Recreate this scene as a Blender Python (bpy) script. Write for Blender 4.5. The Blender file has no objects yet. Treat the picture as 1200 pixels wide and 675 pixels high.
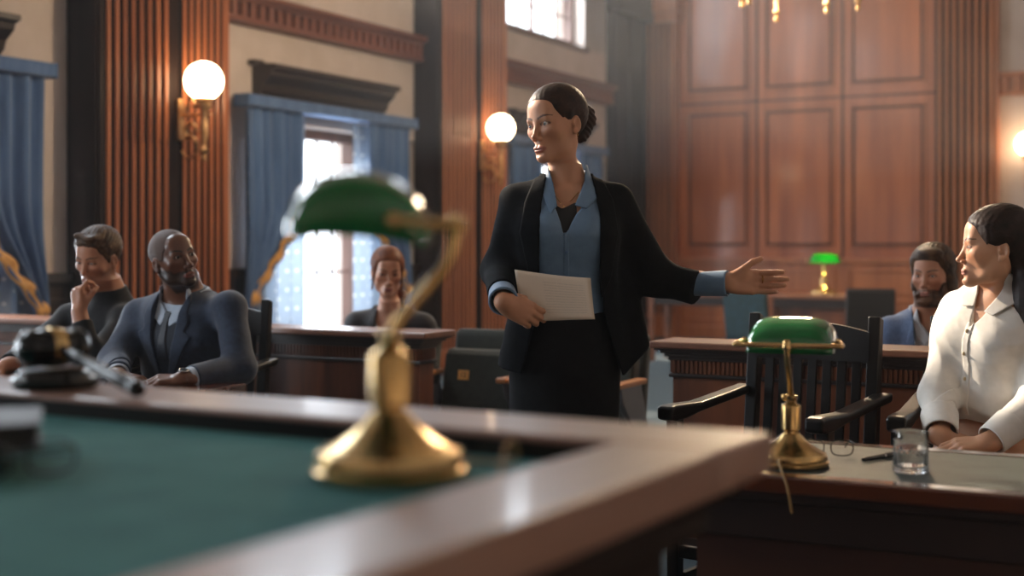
import bpy, bmesh, math, random
import numpy as np
from mathutils import Vector, Matrix, Euler
PI = math.pi
random.seed(7)
SC = bpy.context.scene
COL = SC.collection

# ---------------------------------------------------------------- camera facts (used to size the room)
FPX = 1600.0; HOR = 285.0; EYE = 1.25
TH = math.atan(840 / 1600.0); S_, C_ = math.sin(TH), math.cos(TH)

def F(px, py, D):
    """photo point at depth D, in the viewer-aligned frame (x right, y away, z up)"""
    return np.array([(px - 600) / FPX * D, D, EYE + (HOR - py) / FPX * D])
def W(p):
    """viewer-aligned frame -> room coordinates"""
    return Vector((p[0] * C_ - p[1] * S_, p[0] * S_ + p[1] * C_, p[2]))

def hexc(h, a=1.0):
    h = h.lstrip('#'); v = [int(h[i:i + 2], 16) / 255 for i in (0, 2, 4)]
    return tuple([(c / 12.92 if c <= .04045 else ((c + .055) / 1.055) ** 2.4) for c in v] + [a])

# ---------------------------------------------------------------- materials
def new_mat(name):
    m = bpy.data.materials.new(name); m.use_nodes = True
    nt = m.node_tree; b = nt.nodes['Principled BSDF']
    return m, nt, b
def pset(b, **k):
    for kk, v in k.items():
        b.inputs[kk.replace('_', ' ')].default_value = v
def plain(name, col, rough=.5, metal=0.0, spec=.5, bump=0, bscale=200, coat=0, sheen=0):
    m, nt, b = new_mat(name)
    pset(b, Base_Color=hexc(col), Roughness=rough, Metallic=metal)
    b.inputs['Specular IOR Level'].default_value = spec
    if coat: b.inputs['Coat Weight'].default_value = coat; b.inputs['Coat Roughness'].default_value = .08
    if sheen: b.inputs['Sheen Weight'].default_value = sheen
    if bump:
        tc = nt.nodes.new('ShaderNodeTexCoord'); n = nt.nodes.new('ShaderNodeTexNoise'); bp = nt.nodes.new('ShaderNodeBump')
        n.inputs['Scale'].default_value = bscale; n.inputs['Detail'].default_value = 4
        bp.inputs['Strength'].default_value = bump; bp.inputs['Distance'].default_value = .002
        nt.links.new(tc.outputs['Object'], n.inputs['Vector']); nt.links.new(n.outputs['Fac'], bp.inputs['Height'])
        nt.links.new(bp.outputs['Normal'], b.inputs['Normal'])
    return m
def mottled(name, c1, c2, scale=6, rough=.8, stretch=(1, 1, 1), detail=6, bump=.1, bscale=None, metal=0, spec=.5, coat=0, lo=.35, hi=.65, sheen=0):
    m, nt, b = new_mat(name); L = nt.links.new
    tc = nt.nodes.new('ShaderNodeTexCoord'); mp = nt.nodes.new('ShaderNodeMapping'); n = nt.nodes.new('ShaderNodeTexNoise')
    cr = nt.nodes.new('ShaderNodeValToRGB')
    mp.inputs['Scale'].default_value = stretch
    n.inputs['Scale'].default_value = scale; n.inputs['Detail'].default_value = detail; n.inputs['Roughness'].default_value = .6
    cr.color_ramp.elements[0].position = lo; cr.color_ramp.elements[0].color = hexc(c1)
    cr.color_ramp.elements[1].position = hi; cr.color_ramp.elements[1].color = hexc(c2)
    L(tc.outputs['Object'], mp.inputs['Vector']); L(mp.outputs['Vector'], n.inputs['Vector'])
    L(n.outputs['Fac'], cr.inputs['Fac']); L(cr.outputs['Color'], b.inputs['Base Color'])
    pset(b, Roughness=rough, Metallic=metal); b.inputs['Specular IOR Level'].default_value = spec
    if coat: b.inputs['Coat Weight'].default_value = coat; b.inputs['Coat Roughness'].default_value = .12
    if sheen: b.inputs['Sheen Weight'].default_value = sheen
    if bump:
        bp = nt.nodes.new('ShaderNodeBump'); bp.inputs['Strength'].default_value = bump; bp.inputs['Distance'].default_value = .003
        if bscale:
            n2 = nt.nodes.new('ShaderNodeTexNoise'); n2.inputs['Scale'].default_value = bscale; n2.inputs['Detail'].default_value = 3
            L(mp.outputs['Vector'], n2.inputs['Vector']); L(n2.outputs['Fac'], bp.inputs['Height'])
        else: L(n.outputs['Fac'], bp.inputs['Height'])
        L(bp.outputs['Normal'], b.inputs['Normal'])
    return m
def wood(name, c1, c2, axis='z', rough=.35, coat=.3, scale=7, spec=.5):
    st = {'x': (.09, 1, 1), 'y': (1, .09, 1), 'z': (1, 1, .09)}[axis]
    return mottled(name, c1, c2, scale=scale, rough=rough, stretch=st, detail=8, bump=.05, coat=coat, lo=.3, hi=.72, spec=spec)
def vcol_mat(name, rough=.5, spec=.4, sss=0, bump=.06, bscale=120, sheen=0):
    m, nt, b = new_mat(name); L = nt.links.new
    a = nt.nodes.new('ShaderNodeAttribute'); a.attribute_name = 'tint'
    L(a.outputs['Color'], b.inputs['Base Color'])
    pset(b, Roughness=rough); b.inputs['Specular IOR Level'].default_value = spec
    if sss:
        b.inputs['Subsurface Weight'].default_value = sss; b.inputs['Subsurface Radius'].default_value = (1, .35, .2)
        b.inputs['Subsurface Scale'].default_value = .008
    if sheen: b.inputs['Sheen Weight'].default_value = sheen
    if bump:
        tc = nt.nodes.new('ShaderNodeTexCoord'); n = nt.nodes.new('ShaderNodeTexNoise'); bp = nt.nodes.new('ShaderNodeBump')
        n.inputs['Scale'].default_value = bscale; n.inputs['Detail'].default_value = 5
        bp.inputs['Strength'].default_value = bump; bp.inputs['Distance'].default_value = .002
        L(tc.outputs['Object'], n.inputs['Vector']); L(n.outputs['Fac'], bp.inputs['Height']); L(bp.outputs['Normal'], b.inputs['Normal'])
    return m
def emis(name, col, strength, base='#ffffff'):
    m, nt, b = new_mat(name); pset(b, Base_Color=hexc(base), Roughness=.2)
    b.inputs['Emission Color'].default_value = hexc(col); b.inputs['Emission Strength'].default_value = strength
    return m
def glass(name, col='#ffffff', rough=0.0, ior=1.45):
    m, nt, b = new_mat(name); pset(b, Base_Color=hexc(col), Roughness=rough, IOR=ior); b.inputs['Transmission Weight'].default_value = 1
    return m

# ---------------------------------------------------------------- objects
def tag(o, label=None, cat=None, group=None, kind=None):
    if label: o['label'] = label
    if cat: o['category'] = cat
    if group: o['group'] = group
    if kind: o['kind'] = kind
    return o
def empty(name, loc=(0, 0, 0), rz=0.0, label=None, cat=None, group=None):
    o = bpy.data.objects.new(name, None); COL.objects.link(o); o.empty_display_size = .1
    o.location = loc; o.rotation_euler = (0, 0, rz)
    return tag(o, label, cat, group)
def copy_tree(o, parent=None):
    c = o.copy(); COL.objects.link(c)
    if parent is not None: c.parent = parent
    for ch in list(o.children): copy_tree(ch, c)
    return c
def link(name, me, mat, parent=None):
    o = bpy.data.objects.new(name, me); COL.objects.link(o)
    if mat is not None:
        for m in (mat if isinstance(mat, (list, tuple)) else [mat]): me.materials.append(m)
    if parent is not None: o.parent = parent
    return o

class MB:
    """collects simple shapes in one bmesh"""
    def __init__(self): self.bm = bmesh.new(); self.mi = 0
    def _tag(self, fs):
        for f in fs: f.material_index = self.mi
    def box(self, x0, x1, y0, y1, z0, z1, M=None):
        vs = [self.bm.verts.new((x, y, z)) for x in (x0, x1) for y in (y0, y1) for z in (z0, z1)]
        fs = [self.bm.faces.new([vs[i] for i in q]) for q in ((0, 1, 3, 2), (4, 6, 7, 5), (0, 4, 5, 1), (2, 3, 7, 6), (0, 2, 6, 4), (1, 5, 7, 3))]
        self._tag(fs)
        if M is not None: bmesh.ops.transform(self.bm, matrix=M, verts=vs)
        return self
    def prism(self, pts, axis, a0, a1, M=None):
        """polygon pts (u,v) extruded along axis between a0 and a1; x:(y,z) y:(x,z) z:(x,y)"""
        def mk(u, v, a): return {'x': (a, u, v), 'y': (u, a, v), 'z': (u, v, a)}[axis]
        A = [self.bm.verts.new(mk(u, v, a0)) for u, v in pts]; B = [self.bm.verts.new(mk(u, v, a1)) for u, v in pts]
        n = len(pts); fs = [self.bm.faces.new(A), self.bm.faces.new(B[::-1])]
        for i in range(n): fs.append(self.bm.faces.new((A[i], B[i], B[(i + 1) % n], A[(i + 1) % n])))
        self._tag(fs)
        if M is not None: bmesh.ops.transform(self.bm, matrix=M, verts=A + B)
        return self
    def lathe(self, prof, n=32, c=(0, 0, 0), M=None):
        """prof [(r,z)] spun about z; r=0 ends close it"""
        rings = []
        for r, z in prof:
            if r < 1e-6: rings.append([self.bm.verts.new((c[0], c[1], c[2] + z))])
            else: rings.append([self.bm.verts.new((c[0] + r * math.cos(2 * PI * i / n), c[1] + r * math.sin(2 * PI * i / n), c[2] + z)) for i in range(n)])
        fs = []
        for a, b in zip(rings, rings[1:]):
            for i in range(n):
                j = (i + 1) % n
                if len(a) == 1 and len(b) == 1: continue
                if len(a) == 1: fs.append(self.bm.faces.new((a[0], b[j], b[i])))
                elif len(b) == 1: fs.append(self.bm.faces.new((a[i], a[j], b[0])))
                else: fs.append(self.bm.faces.new((a[i], a[j], b[j], b[i])))
        self._tag(fs)
        if M is not None: bmesh.ops.transform(self.bm, matrix=M, verts=[v for r in rings for v in r])
        return self
    def tube(self, pts, r, n=12, cap=True, closed=False):
        pts = [Vector(p) for p in pts]; m = len(pts)
        rr = r if isinstance(r, (list, tuple)) else [r] * m
        t0 = (pts[1] - pts[0]).normalized(); up = Vector((0, 0, 1)) if abs(t0.z) < .9 else Vector((1, 0, 0))
        nrm = t0.cross(up).normalized(); rings = []
        for i, p in enumerate(pts):
            if closed: t = pts[(i + 1) % m] - pts[i - 1]
            elif i == 0: t = pts[1] - pts[0]
            elif i == m - 1: t = pts[-1] - pts[-2]
            else: t = (pts[i + 1] - pts[i]).normalized() + (pts[i] - pts[i - 1]).normalized()
            t.normalize(); nrm = (nrm - t * nrm.dot(t)).normalized(); bn = t.cross(nrm)
            rings.append([self.bm.verts.new(p + (nrm * math.cos(2 * PI * k / n) + bn * math.sin(2 * PI * k / n)) * rr[i]) for k in range(n)])
        fs = []
        prs = list(zip(rings, rings[1:])) + ([(rings[-1], rings[0])] if closed else [])
        for a, b in prs:
            for k in range(n): fs.append(self.bm.faces.new((a[k], a[(k + 1) % n], b[(k + 1) % n], b[k])))
        if cap and not closed: fs += [self.bm.faces.new(rings[0][::-1]), self.bm.faces.new(rings[-1])]
        self._tag(fs); return self
    def sphere(self, c, r, n=24, sc=(1, 1, 1)):
        M = Matrix.Translation(c) @ Matrix.Diagonal((r * sc[0], r * sc[1], r * sc[2], 1))
        k = n // 2
        self.lathe([(math.sin(PI * i / k) if 0 < i < k else 0, -math.cos(PI * i / k)) for i in range(k + 1)], n, M=M); return self
    def grid(self, fn, nu, nv, closed_u=False):
        V = [[self.bm.verts.new(fn(i / (nu if closed_u else nu - 1), j / (nv - 1))) for j in range(nv)] for i in range(nu)]
        fs = []
        for i in range(nu if closed_u else nu - 1):
            for j in range(nv - 1):
                fs.append(self.bm.faces.new((V[i][j], V[(i + 1) % nu][j], V[(i + 1) % nu][j + 1], V[i][j + 1])))
        self._tag(fs); return V
    def build(self, name, mat, parent=None, smooth=None, bevel=0, solid=0, M=None, seg=2):
        me = bpy.data.meshes.new(name)
        if M is not None: bmesh.ops.transform(self.bm, matrix=M, verts=self.bm.verts[:])
        bmesh.ops.recalc_face_normals(self.bm, faces=self.bm.faces[:]) if not solid else None
        self.bm.to_mesh(me); self.bm.free()
        o = link(name, me, mat, parent)
        if smooth is not None:
            for p in me.polygons: p.use_smooth = True
            if smooth < 180 and hasattr(me, 'set_sharp_from_angle'): me.set_sharp_from_angle(angle=math.radians(smooth))
        if solid:
            md = o.modifiers.new('thickness', 'SOLIDIFY'); md.thickness = solid; md.offset = 0
        if bevel:
            md = o.modifiers.new('bevel', 'BEVEL'); md.width = bevel; md.segments = seg; md.limit_method = 'ANGLE'; md.angle_limit = math.radians(40)
        return o
def arc(c, r, a0, a1, n, plane='xz'):
    out = []
    for i in range(n):
        a = a0 + (a1 - a0) * i / (n - 1); u, v = r * math.cos(a), r * math.sin(a)
        out.append({'xz': (c[0] + u, c[1], c[2] + v), 'xy': (c[0] + u, c[1] + v, c[2]), 'yz': (c[0], c[1] + u, c[2] + v)}[plane])
    return out
def spline(pts, n=8):
    P = [Vector(p) for p in pts]; P = [2 * P[0] - P[1]] + P + [2 * P[-1] - P[-2]]; out = []
    for i in range(1, len(P) - 2):
        for k in range(n):
            t = k / n; a, b, c, d = P[i - 1:i + 3]
            out.append(.5 * (2 * b + (c - a) * t + (2 * a - 5 * b + 4 * c - d) * t * t + (3 * b - a - 3 * c + d) * t ** 3))
    out.append(P[-2]); return out

# ---------------------------------------------------------------- implicit surfaces -> mesh (figures and clothes)
f32 = np.float32
def cap(a, b, ra, rb=None):
    a = np.array(a, f32); b = np.array(b, f32); rb = ra if rb is None else rb
    d = b - a; L2 = max(float(d @ d), 1e-9)
    def fn(P):
        v = P - a; h = np.clip(v @ d / L2, 0, 1)
        return np.linalg.norm(v - h[:, None] * d, axis=1) - (ra + (rb - ra) * h)
    return fn, (a + b) / 2, math.sqrt(L2) / 2 + max(ra, rb)
def ell(c, r, R=None):
    c = np.array(c, f32); r = np.array(r, f32); R = None if R is None else np.array(R, f32)
    def fn(P):
        q = P - c
        if R is not None: q = q @ R
        k0 = np.linalg.norm(q / r, axis=1); k1 = np.linalg.norm(q / (r * r), axis=1) + 1e-9
        return k0 * (k0 - 1) / k1
    return fn, c, float(r.max())
def rbox(c, h, rad, R=None):
    c = np.array(c, f32); h = np.array(h, f32) - rad; R = None if R is None else np.array(R, f32)
    def fn(P):
        q = P - c
        if R is not None: q = q @ R
        q = np.abs(q) - h
        return np.linalg.norm(np.maximum(q, 0), axis=1) + np.minimum(q.max(axis=1), 0) - rad
    return fn, c, float(np.linalg.norm(h)) + rad
def xf(prim, c, R):
    """move a primitive defined in a local frame (columns of R) to place"""
    fn, pc, pr = prim; c = np.array(c, f32); R = np.array(R, f32)
    return (lambda P: fn((P - c) @ R)), c + R @ np.array(pc, f32), pr
def smin(a, b, k):
    if k <= 0: return np.minimum(a, b)
    h = np.maximum(k - np.abs(a - b), 0) / k
    return np.minimum(a, b) - h * h * k * .25
def smax(a, b, k): return -smin(-a, -b, k)
class Sdf:
    def __init__(self): self.ops = []
    def add(self, prim, k=.01): self.ops.append(('u', prim, k)); return self
    def sub(self, prim, k=.003): self.ops.append(('s', prim, k)); return self
    def cut(self, fn, k=.002): self.ops.append(('i', (fn, None, None), k)); return self      # keep fn<0
    def rem(self, fn, k=.002): self.ops.append(('r', (fn, None, None), k)); return self      # remove fn<0
    def warp(self, fn): self.ops.append(('w', (fn, None, None), 0)); return self             # add fn to the distance
    def __call__(self, P, bc=None, br=0.0, marg=.05):
        d = np.full(len(P), .5, f32)
        for op, (fn, c, r), k in self.ops:
            if bc is not None and c is not None and np.linalg.norm(bc - c) > r + br + marg + k: continue
            if op == 'u': d = smin(d, fn(P), k)
            elif op == 's': d = smax(d, -fn(P), k)
            elif op == 'i': d = smax(d, fn(P), k)
            elif op == 'r': d = smax(d, -fn(P), k)
            else: d = d + fn(P)
        return d.astype(f32)
def bounds(S, pad=.03):
    lo = np.full(3, 1e9); hi = -lo
    for op, (fn, c, r), k in S.ops:
        if op == 'u' and c is not None: lo = np.minimum(lo, c - r); hi = np.maximum(hi, c + r)
    return lo - pad, hi + pad
_CN = np.array([(i, j, k) for i in (0, 1) for j in (0, 1) for k in (0, 1)])
_ED = [(a, b) for a in range(8) for b in range(a + 1, 8) if np.abs(_CN[a] - _CN[b]).sum() == 1]
def polygonise(S, h, lo=None, hi=None):
    if lo is None: lo, hi = bounds(S)
    lo = np.array(lo, float); hi = np.array(hi, float); B = 8; bw = B * h
    n = np.ceil((hi - lo) / bw).astype(int) + 1
    I = np.stack(np.meshgrid(*[np.arange(k) for k in n], indexing='ij'), -1).reshape(-1, 3)
    cen = (lo + (I + .5) * bw).astype(f32)
    SB = 8; key = (I // SB) @ np.array([1, 1000, 1000000]); keep = []
    for kk in np.unique(key):
        ix = np.where(key == kk)[0]; p = cen[ix]; bc = (p.min(0) + p.max(0)) / 2; br = np.linalg.norm(p.max(0) - bc)
        d = S(p, bc, br, .12); keep.append(ix[np.abs(d) < bw * 1.25])
    I = I[np.concatenate(keep)]
    SB = 3; key = (I // SB) @ np.array([1, 1000, 1000000])
    g = np.stack(np.meshgrid(*[np.arange(B + 1)] * 3, indexing='ij'), -1).reshape(-1, 3)
    VK, VP, SGN = [], [], []
    NN = (n * B + 4).astype(np.int64)
    for kk in np.unique(key):
        blk = I[key == kk]
        gi = (blk[:, None, :] * B + g[None]).reshape(-1, 3)
        P = (lo + gi * h).astype(f32); bc = (P.min(0) + P.max(0)) / 2; br = float(np.linalg.norm(P.max(0) - bc))
        d = S(P, bc, br).reshape(len(blk), B + 1, B + 1, B + 1)
        cn = np.stack([d[:, i:i + B, j:j + B, k:k + B] for i, j, k in _CN], -1)
        ins = cn < 0; act = ins.any(-1) & ~ins.all(-1)
        b, i, j, k = np.where(act)
        if len(b) == 0: continue
        c = cn[b, i, j, k]; s = np.zeros((len(b), 3)); w = np.zeros(len(b))
        for a0, a1 in _ED:
            x, y = c[:, a0], c[:, a1]; m = (x < 0) != (y < 0)
            t = np.where(m, x / np.where(m, x - y, 1), 0)
            p = _CN[a0] + t[:, None] * (_CN[a1] - _CN[a0]); s += p * m[:, None]; w += m
        ci = blk[b] * B + np.stack([i, j, k], -1)
        VP.append(lo + (ci + s / w[:, None]) * h); VK.append(ci); SGN.append(ins[b, i, j, k][:, [0, 4, 2, 1]])
    if not VP: return np.zeros((0, 3)), np.zeros((0, 4), int)
    VP = np.concatenate(VP); VK = np.concatenate(VK).astype(np.int64); SGN = np.concatenate(SGN)
    kf = lambda v: (v[:, 0] * NN[1] + v[:, 1]) * NN[2] + v[:, 2]
    K = kf(VK); o = np.argsort(K); K = K[o]; VP = VP[o]; VK = VK[o]; SGN = SGN[o]
    Q = []
    for ax in range(3):
        u, v = [(1, 2), (2, 0), (0, 1)][ax]
        m = SGN[:, 0] != SGN[:, 1 + ax]; base = VK[m]; idx = [np.where(m)[0]]; ok = np.ones(m.sum(), bool)
        for off in ((1, 0), (1, 1), (0, 1)):
            q = base.copy(); q[:, u] -= off[0]; q[:, v] -= off[1]; kq = kf(q)
            pos = np.clip(np.searchsorted(K, kq), 0, len(K) - 1); ok &= K[pos] == kq; idx.append(pos)
        q = np.stack(idx, -1)[ok]; fl = SGN[m, 0][ok]
        q[~fl] = q[~fl][:, ::-1]; Q.append(q)
    return VP, np.concatenate(Q)
def sdf_mesh(name, S, h, mat, parent=None, origin=(0, 0, 0), colour=None, lo=None, hi=None, smooth=0):
    V, Q = polygonise(S, h, lo, hi)
    for _ in range(smooth):
        acc = np.zeros_like(V); cnt = np.zeros(len(V))
        for a, b in ((0, 1), (1, 2), (2, 3), (3, 0)):
            np.add.at(acc, Q[:, a], V[Q[:, b]]); np.add.at(acc, Q[:, b], V[Q[:, a]]); np.add.at(cnt, Q[:, a], 1); np.add.at(cnt, Q[:, b], 1)
        V = .5 * V + .5 * acc / np.maximum(cnt, 1)[:, None]
    me = bpy.data.meshes.new(name)
    me.vertices.add(len(V)); me.vertices.foreach_set('co', (V - np.array(origin)).astype(f32).ravel())
    me.loops.add(4 * len(Q)); me.loops.foreach_set('vertex_index', Q.astype(np.int32).ravel())
    me.polygons.add(len(Q)); me.polygons.foreach_set('loop_start', np.arange(0, 4 * len(Q), 4, dtype=np.int32))
    me.polygons.foreach_set('use_smooth', np.ones(len(Q), bool))
    me.update(calc_edges=True); me.validate()
    if colour is not None:
        c = np.ones((len(V), 4), f32); c[:, :3] = colour(V.astype(f32))
        at = me.color_attributes.new('tint', 'FLOAT_COLOR', 'POINT'); at.data.foreach_set('color', c.ravel())
    return link(name, me, mat, parent)
def poly2(pts):
    """signed distance to a polygon in a plane (negative inside)"""
    pts = np.array(pts, f32); n = len(pts)
    def fn(u, v):
        d = np.full(len(u), 1e9, f32); s = np.ones(len(u), f32)
        for i in range(n):
            a = pts[i]; b = pts[i - 1]; e = b - a; wx, wy = u - a[0], v - a[1]
            t = np.clip((wx * e[0] + wy * e[1]) / (e @ e), 0, 1)
            d = np.minimum(d, (wx - e[0] * t) ** 2 + (wy - e[1] * t) ** 2)
            c1 = v >= a[1]; c2 = v < b[1]; c3 = e[0] * wy > e[1] * wx
            s = np.where((c1 & c2 & c3) | (~c1 & ~c2 & ~c3), -s, s)
        return s * np.sqrt(d)
    return fn
def wrinkle(amp, f, seed=0):
    rs = np.random.RandomState(seed); K = rs.normal(size=(6, 3)) * np.array([1, 1, 1.6]); K = (K / np.linalg.norm(K, axis=1)[:, None] * f * rs.uniform(.6, 1.5, (6, 1))).astype(f32); ph = rs.uniform(0, 6.28, 6)
    def fn(P):
        w = .012 * np.sin(P[:, [1, 2, 0]] * 23)
        return (amp * sum(np.abs(np.sin((P + w) @ K[i] + ph[i])) - .6 for i in range(6)) / 3).astype(f32)
    return fn
# ================================================================ materials
M = {}
M['plaster'] = mottled('plaster', '#bdafa5', '#c9bcb4', scale=2.5, rough=.9, bump=.12, bscale=60)
M['wood_dark'] = wood('dark_mahogany', '#150b08', '#24140e', 'z', rough=.55, coat=0, spec=.12)
M['wood_dark_x'] = wood('dark_mahogany_rail', '#180d0a', '#2a1812', 'x', rough=.42, coat=.1)
M['wood_dark_y'] = wood('dark_mahogany_moulding', '#180d0a', '#2a1812', 'y', rough=.45, coat=.06)
M['wood_red'] = wood('red_brown_wood', '#8a4c2a', '#b56c3e', 'z', rough=.42, coat=.12)
M['wood_red_y'] = wood('red_brown_moulding', '#5a3020', '#7f472d', 'y', rough=.45, coat=.15)
M['wood_panel'] = wood('panel_wood', '#7c3b1a', '#b3622f', 'z', rough=.45, coat=.25, scale=4)
M['wood_groove'] = plain('groove_wood', '#2a130b', .7)
M['wood_back'] = plain('batten_backing', '#0d0706', .85)  # near black, so the shade between battens sits in the colour
M['wood_bar'] = mottled('walnut_panels', '#3a1b10', '#7a4529', scale=5, rough=.35, stretch=(1, 1, .1), bump=.04, coat=.3)
M['wood_top'] = wood('desk_top_wood', '#6d4a3c', '#8d6652', 'x', rough=.42, coat=.25, scale=5)
M['wood_top_y'] = wood('desk_side_top_wood', '#6d4a3c', '#8d6652', 'y', rough=.42, coat=.25, scale=5)
M['ebony'] = wood('black_stained_wood', '#0b0909', '#16110f', 'z', rough=.36, coat=.06, spec=.25)
M['brass'] = mottled('aged_brass', '#b4925c', '#d4b37c', scale=12, rough=.24, metal=1, bump=.02)
M['brass_dull'] = mottled('dull_brass', '#b48a5a', '#d2ab7c', scale=12, rough=.4, metal=1, bump=.02)
M['carpet'] = mottled('carpet', '#2e3d44', '#3a4a51', scale=30, rough=.95, bump=.4, bscale=400)
M['ceiling'] = mottled('ceiling_plaster', '#8d8378', '#9c9186', scale=2, rough=.9, bump=.05)
M['globe'] = emis('lit_globe', '#ffdcae', 16)
def thin_glass(name, col='#ffffff'):
    m, nt, b = new_mat(name); nt.nodes.remove(b); L = nt.links.new
    t = nt.nodes.new('ShaderNodeBsdfTransparent'); t.inputs['Color'].default_value = hexc(col); g = nt.nodes.new('ShaderNodeBsdfGlossy'); g.inputs['Roughness'].default_value = .02
    mx = nt.nodes.new('ShaderNodeMixShader'); mx.inputs['Fac'].default_value = .05
    L(t.outputs['BSDF'], mx.inputs[1]); L(g.outputs['BSDF'], mx.inputs[2]); L(mx.outputs['Shader'], nt.nodes['Material Output'].inputs['Surface']); return m
M['glass_pane'] = thin_glass('window_glass')
M['curtain'] = mottled('blue_grey_drape', '#3b5a86', '#5474a0', scale=8, rough=.9, stretch=(1, 1, .15), bump=.2, bscale=300, sheen=.3)
M['trim_gold'] = mottled('gold_trim', '#c08a45', '#d8a560', scale=20, rough=.6, bump=.2, bscale=250)

# ================================================================ room shell (room coordinates: x to the right along the rear wall, y towards it)
XL, YB, XR, YF, ZC = -7.0, 17.3, 2.4, -3.2, 6.6
BAYS = [.80, 5.265, 9.73, 14.195]
def struct(o): o['kind'] = 'structure'; return o

b = MB(); b.box(XL - .4, XR + .4, YF - .4, YB + .4, -.12, 0); struct(b.build('floor', M['carpet']))
b = MB(); b.box(XL - .4, XR + .4, YF - .4, YB + .4, ZC, ZC + .12); struct(b.build('ceiling', M['ceiling']))

LW0, LW1 = .78, 1.05         # half widths of the low and high windows
LZ0, LZ1, HZ0, HZ1 = .36, 2.25, 3.64, 5.5
b = MB(); t = .38
lev = ((0, LZ0, None), (LZ0, LZ1, LW0), (LZ1, HZ0, None), (HZ0, HZ1, LW1), (HZ1, ZC, None))
for za, zb, w_ in lev:
    if w_ is None: b.box(XL - t, XL, YF - .4, YB + .4, za, zb); continue
    y = YF - .4
    for yc in BAYS: b.box(XL - t, XL, y, yc - w_, za, zb); y = yc + w_
    b.box(XL - t, XL, y, YB + .4, za, zb)
struct(b.build('wall_left', M['plaster']))
b = MB(); b.box(XL, XR + .4, YB, YB + .3, 0, ZC); struct(b.build('wall_back', M['plaster']))
b = MB(); b.box(XR, XR + .3, YF - .4, YB, 0, ZC); struct(b.build('wall_right', M['plaster']))
b = MB()
b.box(XL, XR, YF - .3, YF, 0, ZC)
struct(b.build('wall_front', M['plaster']))

# windows
wn = 0
def window(yc, z0, z1, cols, rows, name, w):
    root = empty(name, (XL - .2, yc, z0)); struct(root)
    h = z1 - z0; fr = MB()
    fr.box(-.06, .06, -w, -w + .07, 0, h); fr.box(-.06, .06, w - .07, w, 0, h); fr.box(-.06, .06, -w, w, 0, .08); fr.box(-.06, .06, -w, w, h - .09, h)
    iw = w - .07
    fr.box(-.025, .025, -.022, .022, 0, h)
    for s in (-1, 1):
        for c in range(1, cols):
            yy = s * iw * c / cols; fr.box(-.012, .012, yy - .010, yy + .010, 0, h)
    for r in range(1, rows): fr.box(-.012, .012, -w, w, h * r / rows - .010, h * r / rows + .010)
    fr.build('window_frame', M['wood_win'], root, bevel=.004)
    p = MB(); p.box(-.003, .003, -w + .05, w - .05, .05, h - .05); p.build('window_pane', M['glass_pane'], root)
    s = MB(); s.box(-.17, .24, -w - .05, w + .05, -.05, 0); s.build('window_sill', M['wood_win'], root, bevel=.006)
    return root
M['wood_win'] = wood('window_frame_wood', '#4a2f26', '#6b4636', 'z', rough=.5, coat=.1)
for yc in BAYS:
    wn += 1; window(yc, LZ0, LZ1, 3, 3, 'window_%d' % wn, LW0)
for yc in BAYS:
    wn += 1; window(yc, HZ0, HZ1, 3, 5, 'window_%d' % wn, LW1)

# panelling dado, rails, pilasters (trim)
tn = 0
def trim(mb, mat, **k):
    global tn; tn += 1
    return struct(mb.build('trim_%d' % tn, mat, **k))
PIL = [(-2.11, -.76), (2.355, 3.705), (6.82, 8.17), (11.285, 12.67)]
SEG = []                                     # plaster stretches between pilasters
y = YF
for a, c in PIL: SEG.append((y, a)); y = c
SEG.append((y, 15.9))
for (a, c), yc in zip(SEG[1:], BAYS[0:]):
    for p, q in ((a, yc - LW0 - .1), (yc + LW0 + .1, c)):      # dado, broken by the window reveals
        d = MB(); d.box(XL, XL + .045, p, q, .14, .98); d.box(XL, XL + .09, p, q, .98, 1.05); d.box(XL, XL + .07, p, q, 0, .14)
        m = int((q - p) / .5) or 1
        for i in range(m):
            u0 = p + (q - p) * i / m + .06; u1 = p + (q - p) * (i + 1) / m - .06
            for e in ((u0, u1, .25, .28), (u0, u1, .85, .88), (u0, u0 + .03, .25, .88), (u1 - .03, u1, .25, .88)): d.box(XL + .03, XL + .065, *e)
        trim(d, M['wood_dark_y'], bevel=.006)
    d = MB()                                              # dentil rail
    d.box(XL, XL + .05, a, c, 2.99, 3.20); d.box(XL, XL + .17, a, c, 3.19, 3.235); d.box(XL, XL + .13, a, c, 3.165, 3.19); d.box(XL, XL + .12, a, c, 3.0, 3.045)
    n = int((c - a) / .115)
    for i in range(n):
        yy = a + (c - a) * (i + .5) / n; d.box(XL, XL + .115, yy - .032, yy + .032, 3.045, 3.165)
    trim(d, M['wood_red_y'], bevel=.004)
# window head cornices
def cornice(yc):
    pr = [(XL, 2.40), (XL + .07, 2.40), (XL + .07, 2.46), (XL + .10, 2.48), (XL + .12, 2.54), (XL + .19, 2.60), (XL + .20, 2.64), (XL + .25, 2.65), (XL + .25, 2.69), (XL, 2.71)]
    d = MB(); d.prism(pr, 'y', yc - .93, yc + .93)
    d.box(XL, XL + .08, yc - .98, yc - .86, 2.69, 2.73)
    return trim(d, M['wood_dark_y'], bevel=.006)
for yc in BAYS: cornice(yc)

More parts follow.
